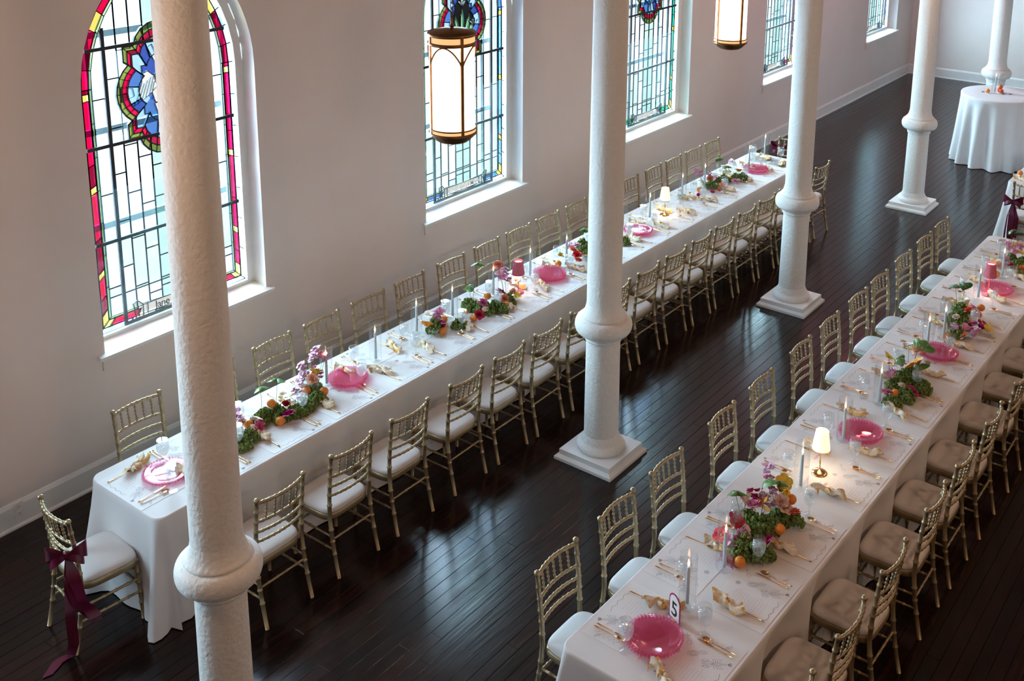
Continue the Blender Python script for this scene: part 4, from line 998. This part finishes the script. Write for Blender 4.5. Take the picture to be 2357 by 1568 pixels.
# ------------------------------------------------------------------ centrepieces
def petal(b, c, az, tilt, L, Wd, cup, mi=0, n=5, m=5):
    """petal rooted at c, leaning by tilt from vertical in direction az"""
    vs = []; fs = []; ca, sa = cos(az), sin(az)
    for i in range(n):
        t = i/(n-1); th = tilt*(.35+.65*t); r = L*t*sin(th)+.15*L*t; z = L*t*cos(th)
        wd = Wd*1.12*sin(pi*(.14+.70*t))**.5
        for j_ in range(m):
            q = j_/(m-1)*2-1; rr = r-cup*q*q*L*.35; zz = z+cup*abs(q)*L*.08+.04*L*sin(q*5+az*3)*t
            vs.append((c[0]+ca*rr-sa*q*wd/2, c[1]+sa*rr+ca*q*wd/2, c[2]+zz))
    for i in range(n-1):
        for j_ in range(m-1): a = i*m+j_; fs.append((a, a+1, a+m+1, a+m))
    b.add(vs, fs, mi)
FM = {}
def flower_mesh(kind, col):
    if (kind, col) in FM: return FM[(kind, col)]
    b = MB(); r = random.Random(hash(kind) % 1 + len(kind)*3+len(col)); name = {'pea': 'blossom', 'shell': 'shell'}.get(kind, 'petals')
    if kind == 'rose':
        for k, (n, tilt, L) in enumerate(((3, .15, .030), (4, .45, .036), (5, .85, .040), (6, 1.25, .042))):
            for i in range(n): petal(b, (0, 0, -.018), 2*pi*i/n+k*.7, tilt, L, .034+.004*k, .9)
    elif kind == 'peony':
        for k, (n, tilt, L) in enumerate(((4, .2, .028), (6, .5, .034), (8, .85, .040), (9, 1.25, .044))):
            for i in range(n): petal(b, (0, 0, -.018), 2*pi*i/n+k*.5, tilt+r.uniform(-.15, .15), L, .028, .6)
    elif kind == 'ranunculus':
        for k, (n, tilt, L) in enumerate(((4, .1, .026), (6, .4, .030), (7, .7, .031), (8, 1.05, .031))):
            for i in range(n): petal(b, (0, 0, -.016), 2*pi*i/n+k*.5, tilt, L, .026, 1.1)
    elif kind == 'poppy':
        for i in range(5): petal(b, (0, 0, -.008), 2*pi*i/5, 1.15+r.uniform(-.15, .1), .050, .052, .5, 0, 6, 6)
        b.ball((0, 0, .002), .010, 8, 5, 1)
    elif kind == 'pea':
        for k in range(7):
            c = (r.uniform(-.022, .022), r.uniform(-.022, .022), r.uniform(-.022, .024)); az = r.random()*6
            for i in range(4): petal(b, c, az+i*1.5, .9+r.uniform(-.3, .5), .020, .024, .3, 0, 4, 4)
    elif kind == 'shell':
        n = 14; vs = []; fs = []
        for j_, (s, z) in enumerate(((1, .010), (.93, .006), (.75, .0), (.45, -.005), (.1, -.007))):
            for i in range(n): a = 2*pi*i/n; q = 1+.05*sin(5*a); vs.append((.034*s*q*cos(a), .024*s*q*sin(a), z+.002*sin(3*a)*s))
        for j_ in range(4): fs += [(j_*n+i, j_*n+(i+1) % n, (j_+1)*n+(i+1) % n, (j_+1)*n+i) for i in range(n)]
        b.add(vs, fs); b.xf(Matrix.Rotation(.7, 4, 'X'))
    me = b.mesh(name, [M['shell'] if kind == 'shell' else flmat(col), M['pistil']]); FM[(kind, col)] = me; return me
def moss_mesh(seed):
    r = random.Random(seed); b = MB()
    for k in range(130):
        a = r.random()*2*pi; q = sqrt(r.random()); x, y = .072*q*cos(a), .058*q*sin(a); z = (1-q*q)*.055*r.uniform(.3, 1.15)+.008
        s = r.uniform(.006, .013); b.ball((x, y, z), s, 6, 4, sq=(1, 1, r.uniform(.8, 1.1)))
        if k % 2: b.ball((x+r.uniform(-.012, .012), y+r.uniform(-.012, .012), z+s*.8), s*.55, 5, 4)
    return b.mesh('moss_clump', M['moss'])
MOS = [moss_mesh(k) for k in range(4)]
b = MB(); b.ball((0, 0, 0), .034, 20, 14, sq=(1, 1, .93)); OR = {'orange': b.mesh('orange', M['orange']), 'orange red': b.mesh('orange', M['orange_dark'])}
b = MB(); b.lathe([(.0045, .0300), (.004, .0325), (.0, .033)], 6, cap=False); CAL = b.mesh('calyx', M['stem'])
def leaf_mesh(dark):
    b = MB(); n = 20; vs = [(0, .0, .012)]; rings = 4
    for k in range(1, rings+1):
        for i in range(n):
            t = 2*pi*i/n; x = .052*(sin(t)**3)*1.0; y = .045*(.8*cos(t)-.30*cos(2*t)-.12*cos(3*t)-.03*cos(4*t)); s = k/rings
            vs.append((x*s, y*s, .012-.020*s*s+.004*sin(3*t)*s))
    fs = [(0, 1+i, 1+(i+1) % n) for i in range(n)]
    for k in range(rings-1): fs += [(1+k*n+i, 1+(k+1)*n+i, 1+(k+1)*n+(i+1) % n, 1+k*n+(i+1) % n) for i in range(n)]
    b.add(vs, fs)
    bl = b.mesh('leaf_blade', M['leaf_dark'] if dark else M['leaf'])
    b = MB()
    for a in (-2.6, -1.7, -.9, 0, .9, 1.7, 2.6): b.tube([(0, .0, .013), (.018*sin(a), -.018*cos(a)+.0, .0125), (.033*sin(a), -.033*cos(a), .004)], [.0014, .001, .0005], 4)
    return [('leaf_blade', bl, [('leaf_vein', b.mesh('leaf_vein', M['vein']))])]
LF = {0: leaf_mesh(0), 1: leaf_mesh(1)}
def stem_obj(parent, ox, oy, h, seed):      # from the flower down into the moss
    r = random.Random(seed); b = MB(); b.tube([(0, 0, -.006), (ox*.3+.006*sin(seed), oy*.3, -h*.35), (ox*.7, oy*.7+.006, -h*.7), (ox, oy, -h)], .0017, 5); obj('stem', b, M['stem'], parent)
ARR={
 1:[('moss','green',4.28,-1.496,0.8),
  ('moss','green',4.371,-1.461,0.8),
  ('moss','green',4.558,-1.341,0.8),
  ('moss','green',4.627,-1.314,0.8),
  ('moss','green',4.707,-1.346,0.8),
  ('moss','green',4.697,-1.428,0.8),
  ('moss','green',4.791,-1.455,0.8),
  ('moss','green',4.892,-1.465,0.8),
  ('moss','green',5.011,-1.446,0.8),
  ('moss','green',5.104,-1.312,0.8),
  ('orange','orange',4.665,-1.351,0.885),
  ('orange','orange',4.641,-1.472,0.8),
  ('orange','orange',5.082,-1.443,0.83),
  ('orange','orange',4.475,-1.326,0.8),
  ('orange','orange',5.003,-1.334,0.83),
  ('ranunculus','crimson',4.747,-1.414,0.87),
  ('peony','magenta',4.707,-1.482,0.84),
  ('peony','hot pink',4.481,-1.429,0.81),
  ('rose','peach',5.016,-1.396,0.95),
  ('poppy','blush',4.481,-1.396,0.86),
  ('rose','peach',4.409,-1.328,0.84),
  ('pea','lilac pink',4.402,-1.289,0.9),
  ('pea','lilac pink',4.357,-1.378,0.92),
  ('ranunculus','white',5.013,-1.318,0.86),
  ('pea','lilac pink',4.931,-1.306,0.84),
  ('pea','pink',4.909,-1.379,0.84),
  ('pea','lilac pink',5.047,-1.251,0.98),
  ('pea','lilac pink',5.139,-1.28,1.03),
  ('pea','lilac pink',5.194,-1.248,1.05),
  ('pea','pink',5.212,-1.292,1.03),
  ('pea','pink',5.214,-1.311,1.0),
  ('pea','pink',5.1,-1.325,0.96),
  ('pea','pink',5.101,-1.381,0.93),
  ('pea','lilac pink',5.02,-1.302,0.93),
  ('pea','lilac pink',5.024,-1.259,0.87),
  ('poppy','yellow',5.068,-1.38,0.97),
  ('poppy','white',4.889,-1.295,0.82),
  ('leaf','green',4.634,-1.267,0.98),
  ('leaf','green',4.77,-1.29,1.0),
  ('vase','glass',5.1,-1.319,0.76)],
 2:[('moss','green',6.597,-1.464,0.8),
  ('moss','green',6.961,-1.257,0.8),
  ('moss','green',6.927,-1.341,0.8),
  ('moss','green',6.939,-1.419,0.8),
  ('moss','green',6.98,-1.471,0.8),
  ('moss','green',7.071,-1.462,0.8),
  ('moss','green',7.062,-1.545,0.8),
  ('moss','green',7.24,-1.487,0.8),
  ('moss','green',6.379,-1.37,0.83),
  ('orange','orange',6.41,-1.438,0.795),
  ('orange','orange',6.581,-1.294,0.8),
  ('orange','orange',6.756,-1.38,0.83),
  ('orange','orange',6.769,-1.477,0.8),
  ('orange','orange',7.151,-1.312,0.82),
  ('orange','orange',7.145,-1.542,0.8),
  ('rose','crimson',6.801,-1.514,0.83),
  ('peony','purple pink',6.958,-1.431,0.86),
  ('rose','coral',7.192,-1.482,0.83),
  ('ranunculus','white',6.69,-1.427,0.82),
  ('shell','white',6.908,-1.483,0.83),
  ('poppy','orange',6.317,-1.347,0.86),
  ('pea','pink',6.505,-1.288,0.88),
  ('pea','pink',6.532,-1.302,0.9),
  ('pea','lilac pink',6.459,-1.34,0.86),
  ('pea','magenta',6.429,-1.411,0.84),
  ('pea','lilac pink',6.436,-1.319,0.88),
  ('poppy','white',6.438,-1.262,0.88),
  ('rose','coral',7.297,-1.319,1.08),
  ('pea','lilac pink',7.329,-1.36,1.02),
  ('pea','pink',7.307,-1.389,0.98),
  ('pea','pink',7.295,-1.437,0.96),
  ('pea','lilac pink',7.331,-1.314,0.97),
  ('poppy','white',7.43,-1.423,0.9),
  ('peony','magenta',7.272,-1.373,0.84),
  ('rose','peach',7.37,-1.427,0.82),
  ('pea','yellow',7.337,-1.497,0.8),
  ('leaf','green',7.148,-1.204,1.1),
  ('leaf','green',6.919,-1.294,0.98),
  ('compote','glass',6.327,-1.416,0.76)],
 3:[('moss','green',8.64,-1.315,0.84),
  ('moss','green',8.552,-1.424,0.84),
  ('moss','green',8.66,-1.397,0.84),
  ('moss','green',8.794,-1.4,0.84),
  ('moss','green',9.072,-1.534,0.8),
  ('rose','coral',8.38,-1.388,0.9),
  ('rose','red',8.355,-1.453,0.87),
  ('rose','coral',8.276,-1.525,0.86),
  ('pea','lilac pink',8.407,-1.313,0.9),
  ('pea','pink',8.454,-1.319,0.9),
  ('pea','lilac pink',8.499,-1.351,0.88),
  ('shell','white',8.462,-1.487,0.83),
  ('orange','orange',8.186,-1.349,0.8),
  ('pea','yellow',8.2,-1.374,0.88),
  ('leaf','green',8.646,-1.323,1.0)],
 4:[('moss','green',11.201,-1.397,0.81),
  ('moss','green',11.377,-1.388,0.81),
  ('moss','green',11.513,-1.403,0.81),
  ('moss','green',11.624,-1.503,0.81),
  ('moss','green',11.718,-1.542,0.81),
  ('orange','orange',11.008,-1.347,0.795),
  ('poppy','orange',11.76,-1.474,0.86),
  ('rose','coral',11.24,-1.354,0.88),
  ('pea','lilac pink',11.167,-1.208,0.95),
  ('pea','lilac pink',11.137,-1.261,0.92),
  ('pea','pink',11.184,-1.26,0.94),
  ('pea','lilac pink',11.252,-1.328,0.92),
  ('poppy','white',11.935,-1.338,0.88),
  ('pea','white',11.76,-1.269,0.86),
  ('pea','lilac pink',11.953,-1.275,0.88),
  ('pea','white',11.625,-1.394,0.87),
  ('ranunculus','fuchsia',10.831,-1.441,0.8),
  ('ranunculus','hot pink',11.029,-1.508,0.8),
  ('ranunculus','orange red',11.133,-1.543,0.8),
  ('rose','coral',11.26,-1.528,0.83),
  ('peony','pink',11.476,-1.57,0.83),
  ('shell','white',11.528,-1.595,0.83),
  ('pea','pink',11.359,-1.369,0.86),
  ('leaf','green',11.556,-1.298,1.03),
  ('leaf','green',11.551,-1.411,0.95),
  ('vase','glass',11.766,-1.199,0.76)],
 5:[('moss','green',5.664,-4.679,0.82),
  ('moss','green',5.65,-4.763,0.82),
  ('moss','green',5.669,-4.829,0.82),
  ('moss','green',5.565,-4.813,0.82),
  ('moss','green',5.787,-4.841,0.82),
  ('moss','green',5.818,-4.902,0.82),
  ('moss','green',5.528,-4.764,0.82),
  ('moss','green',5.344,-4.775,0.82),
  ('moss','green',5.369,-4.845,0.82),
  ('moss','green',5.404,-4.909,0.82),
  ('moss','green',5.43,-4.772,0.82),
  ('orange','orange',5.652,-4.899,0.83),
  ('orange','orange',5.267,-4.828,0.8),
  ('orange','orange',5.836,-4.882,0.93),
  ('rose','coral',5.802,-4.918,0.88),
  ('peony','pink',5.655,-4.72,0.93),
  ('pea','magenta',5.688,-4.698,0.96),
  ('rose','blush',5.772,-4.844,0.94),
  ('pea','lilac',5.718,-4.8,0.92),
  ('pea','lilac',5.736,-4.747,0.95),
  ('pea','lilac pink',5.763,-4.791,0.98),
  ('poppy','orange',5.697,-4.754,0.93),
  ('poppy','crimson',5.491,-4.675,0.88),
  ('poppy','red',5.37,-4.652,0.84),
  ('pea','pink',5.401,-4.74,0.84),
  ('pea','pink',5.342,-4.721,0.84),
  ('pea','lilac pink',5.449,-4.752,0.86),
  ('peony','magenta',5.513,-4.872,0.82),
  ('peony','pink',5.241,-4.764,0.8),
  ('poppy','yellow',5.866,-4.813,1.0),
  ('pea','yellow',5.816,-4.826,0.97),
  ('pea','lilac pink',5.882,-4.704,1.05),
  ('pea','pink',5.849,-4.715,1.0),
  ('poppy','blush',5.656,-4.67,0.9),
  ('rose','blush',5.777,-4.873,0.91),
  ('leaf','green',5.623,-4.606,0.97),
  ('leaf','green',5.756,-4.757,1.04),
  ('leaf','green',5.784,-4.816,1.04),
  ('vase','glass',5.686,-4.589,0.76)],
 6:[('moss','green',8.052,-4.826,0.81),
  ('moss','green',8.119,-4.855,0.81),
  ('moss','green',7.988,-4.97,0.81),
  ('moss','green',7.969,-4.89,0.81),
  ('moss','green',7.762,-4.953,0.81),
  ('moss','green',7.598,-4.9,0.81),
  ('moss','green',7.876,-4.826,0.81),
  ('moss','green',7.963,-5.022,0.81),
  ('poppy','yellow',7.9,-4.745,1.0),
  ('poppy','orange',8.03,-4.885,0.92),
  ('poppy','orange',8.116,-4.909,0.92),
  ('rose','peach',8.446,-4.798,0.86),
  ('poppy','white',8.519,-4.702,0.84),
  ('ranunculus','ivory',7.796,-4.898,0.86),
  ('peony','magenta',7.83,-4.975,0.82),
  ('peony','hot pink',7.715,-4.811,0.81),
  ('pea','pink',7.938,-4.773,0.87),
  ('pea','lilac pink',7.839,-4.79,0.88),
  ('orange','orange',7.753,-4.871,0.8),
  ('ranunculus','ivory',8.203,-4.96,0.9),
  ('pea','lilac pink',8.153,-4.77,0.84),
  ('leaf','green',7.956,-4.814,0.98),
  ('leaf','green',8.206,-4.876,1.04),
  ('leaf','green',8.212,-4.942,1.02),
  ('leaf','green',8.105,-4.936,0.9)],
 7:[('moss','green',9.259,-4.867,0.81),
  ('moss','green',9.454,-4.853,0.81),
  ('moss','green',9.064,-4.935,0.81),
  ('moss','green',9.299,-4.82,0.81),
  ('moss','green',9.262,-4.936,0.81),
  ('moss','green',9.561,-4.821,0.81),
  ('orange','orange',9.585,-4.983,0.86),
  ('orange','orange red',9.513,-4.981,0.82),
  ('peony','pink',9.53,-4.927,0.87),
  ('rose','orange red',9.458,-4.912,0.87),
  ('ranunculus','ivory',9.241,-4.867,0.87),
  ('rose','peach',9.045,-4.988,0.81),
  ('pea','pink',9.136,-5.032,0.83),
  ('pea','lilac pink',9.154,-5.07,0.83),
  ('pea','magenta',9.259,-5.064,0.84),
  ('pea','magenta',9.211,-5.035,0.84),
  ('pea','pink',9.154,-4.975,0.83),
  ('pea','lilac pink',9.047,-4.919,0.85),
  ('pea','lilac pink',9.073,-5.059,0.83),
  ('orange','orange',8.967,-4.871,0.8),
  ('shell','white',9.63,-4.841,0.86),
  ('poppy','cream',9.677,-4.796,0.85),
  ('poppy','yellow',9.303,-5.116,0.8),
  ('leaf','dark green',9.511,-4.765,1.03),
  ('leaf','dark green',9.585,-4.824,1.03)],
 8:[('moss','green',11.058,-4.867,0.81),
  ('moss','green',10.899,-4.956,0.81),
  ('moss','green',10.784,-5.014,0.81),
  ('moss','green',11.046,-4.977,0.81),
  ('pea','pink',11.111,-4.834,0.9),
  ('pea','pink',11.044,-4.9,0.9),
  ('pea','lilac pink',11.199,-4.792,0.9),
  ('pea','pink',10.954,-4.846,0.85),
  ('pea','pink',10.8,-4.882,0.84),
  ('ranunculus','crimson',10.816,-4.924,0.84),
  ('rose','orange red',10.773,-5.032,0.84),
  ('poppy','yellow',11.032,-4.971,0.9),
  ('orange','orange',10.592,-4.85,0.8),
  ('pea','pink',11.158,-4.909,0.92),
  ('rose','peach',10.758,-4.831,0.83),
  ('leaf','dark green',11.245,-4.799,1.02),
  ('leaf','dark green',11.303,-4.859,1.0)],
}

NAMES = {1: ('nearest centrepiece of the wall table', 'nearest centrepiece on the wall table'), 2: ('x', 'second centrepiece on the wall table'), 3: ('x', 'centrepiece behind the second column'), 4: ('x', 'farthest centrepiece on the wall table'),
         5: ('x', 'nearest centrepiece on table five'), 6: ('x', 'second centrepiece on table five'), 7: ('x', 'third centrepiece on table five'), 8: ('x', 'farthest centrepiece on table five')}
fr = random.Random(17)
for k, items in ARR.items():
    cen = NAMES[k][1]; cnt = {}; tot = {}
    for it in items: tot[(it[0], it[1])] = tot.get((it[0], it[1]), 0)+1
    items = sorted(items, key=lambda t: t[2])
    gr = 'flowers and fruit of the '+cen
    mos = [(t[2], t[3]) for t in items if t[0] == 'moss']
    for kind, col, x, y, z in items:
        key = (kind, col); cnt[key] = cnt.get(key, 0)+1; o_ = ORD[cnt[key]]+' ' if tot[key] > 1 else ''
        tail = f'from near end, {cen}' if tot[key] > 1 else f'in the {cen}'
        tgt = min(mos, key=lambda m_: hypot(m_[0]-x, m_[1]-y))
        if kind == 'moss':
            e = link('moss_clump', MOS[fr.randrange(4)], None, (x, y, TZ+.0+max(0, z-.80)*.8), fr.random()*6, label=f'{o_}green moss clump {tail}', category='moss', group=gr, kind='stuff'); s = fr.uniform(1.0, 1.12); e.scale = (s, s, 1.35 if z < .83 else 1.6)
        elif kind == 'orange':
            e = link('orange', OR[col], None, (x, y, max(z, TZ+.034)), (fr.uniform(-.6, .6), fr.uniform(-.6, .6), 0), label=f'{o_}{"blood " if "red" in col else ""}orange {tail}', category='orange', group=gr); link('calyx', CAL, e)
        elif kind == 'leaf':
            lab = f'{o_}{col} anthurium leaf {tail}'
            e = thing('anthurium_leaf', lab, 'leaf', (x, y, z), 0, gr); build(LF[1 if 'dark' in col else 0], e)
            bl = [c for c in e.children][0]; bl.scale = (1.35, 1.35, 1.35); bl.rotation_euler = (fr.uniform(.2, .8), fr.uniform(-.5, .2), fr.uniform(2, 4.4)); stem_obj(e, (tgt[0]-x)*.6, (tgt[1]-y)*.6, z-TZ-.035, cnt[key]+k)
        elif kind in ('vase', 'compote'):
            e = MB()
            if kind == 'vase': e.lathe([(.030, .0), (.038, .004), (.040, .03), (.036, .09), (.034, .115), (.032, .115), (.034, .085), (.037, .03), (.0, .008)], 22, cap=False)
            else: e.lathe([(.034, 0), (.012, .008), (.006, .02), (.006, .045), (.020, .055), (.045, .068), (.050, .085), (.048, .085), (.043, .070), (.0, .062)], 22, cap=False)
            obj('glass_'+kind, e, M['glass'], label=f'small clear glass {"bud vase" if kind == "vase" else "footed compote"} {tail}', category=kind, group=gr).location = (x, y, TZ+.0015)
        elif kind == 'shell':
            z = max(z, TZ+.02); link('oyster_shell', flower_mesh(kind, col), None, (x, y, z), (fr.uniform(-.3, .3), fr.uniform(-.3, .3), fr.random()*6), label=f'{o_}pale oyster shell {tail}', category='shell', group=gr)
        else:
            nm = {'pea': 'sweet pea', 'poppy': 'poppy', 'rose': 'rose', 'peony': 'peony', 'ranunculus': 'ranunculus'}[kind]; z = max(z, TZ+.022)
            e = thing(nm.replace(' ', '_'), f'{o_}{col} {nm} {tail}', 'flower', (x, y, z), 0, gr)
            f = link('blossom' if kind == 'pea' else 'petals', flower_mesh(kind, col), e); f.rotation_euler = (fr.uniform(.0, .7), fr.uniform(-.7, .1), fr.random()*6); s = fr.uniform(1.05, 1.3); f.scale = (s, s, s)
            h = z-TZ-.012
            if h > .02: stem_obj(e, (tgt[0]-x)*.7, (tgt[1]-y)*.7, h-.01, cnt[key]*3+k)
# round table: oranges and dark leaves round the candle
for i, (x, y, z, d) in enumerate(((16.99, -2.97, 1.10, 'left of the candle'), (17.10, -3.14, 1.10, 'right of the candle'), (17.15, -3.09, 1.10, 'behind the candle'), (17.125, -3.115, 1.158, 'on top of two others'))):
    e = link('orange', OR['orange' if i == 0 else 'orange red'], None, (x, y, z), (.4*i, .2, 0), label='orange on the round table, '+d, category='orange', group='oranges on the round table'); link('calyx', CAL, e)
for i, (x, y, a, d) in enumerate(((16.95, -2.90, 2.0, 'at the left'), (17.02, -3.18, 4.0, 'at the front'), (17.06, -3.27, 5.0, 'at the right'))):
    b = MB()
    for q in (-.5, 0, .5): strip(b, [(.0, 0, .004), (.04*cos(q), .04*sin(q), .012), (.09*cos(q), .09*sin(q), .004)], [.004, .014, .001], [(0, 1, .3)]*3)
    obj('dark_leaf_sprig', b, M['sash_ribbon'], label='dark red leaf sprig on the round table, '+d, category='leaf', group='dark sprigs on the round table').location = (x, y, 1.066)
e = link('orange', OR['orange'], None, (14.057, -4.203, TZ+.034), (.3, .2, 0), label='orange near the corner of the far right table', category='orange'); link('calyx', CAL, e)
e = thing('knotted_napkin', 'cream and yellow napkin near the corner of the far right table', 'napkin', (13.87, -4.26, TZ+.002), .8); build(NAP[1], e)
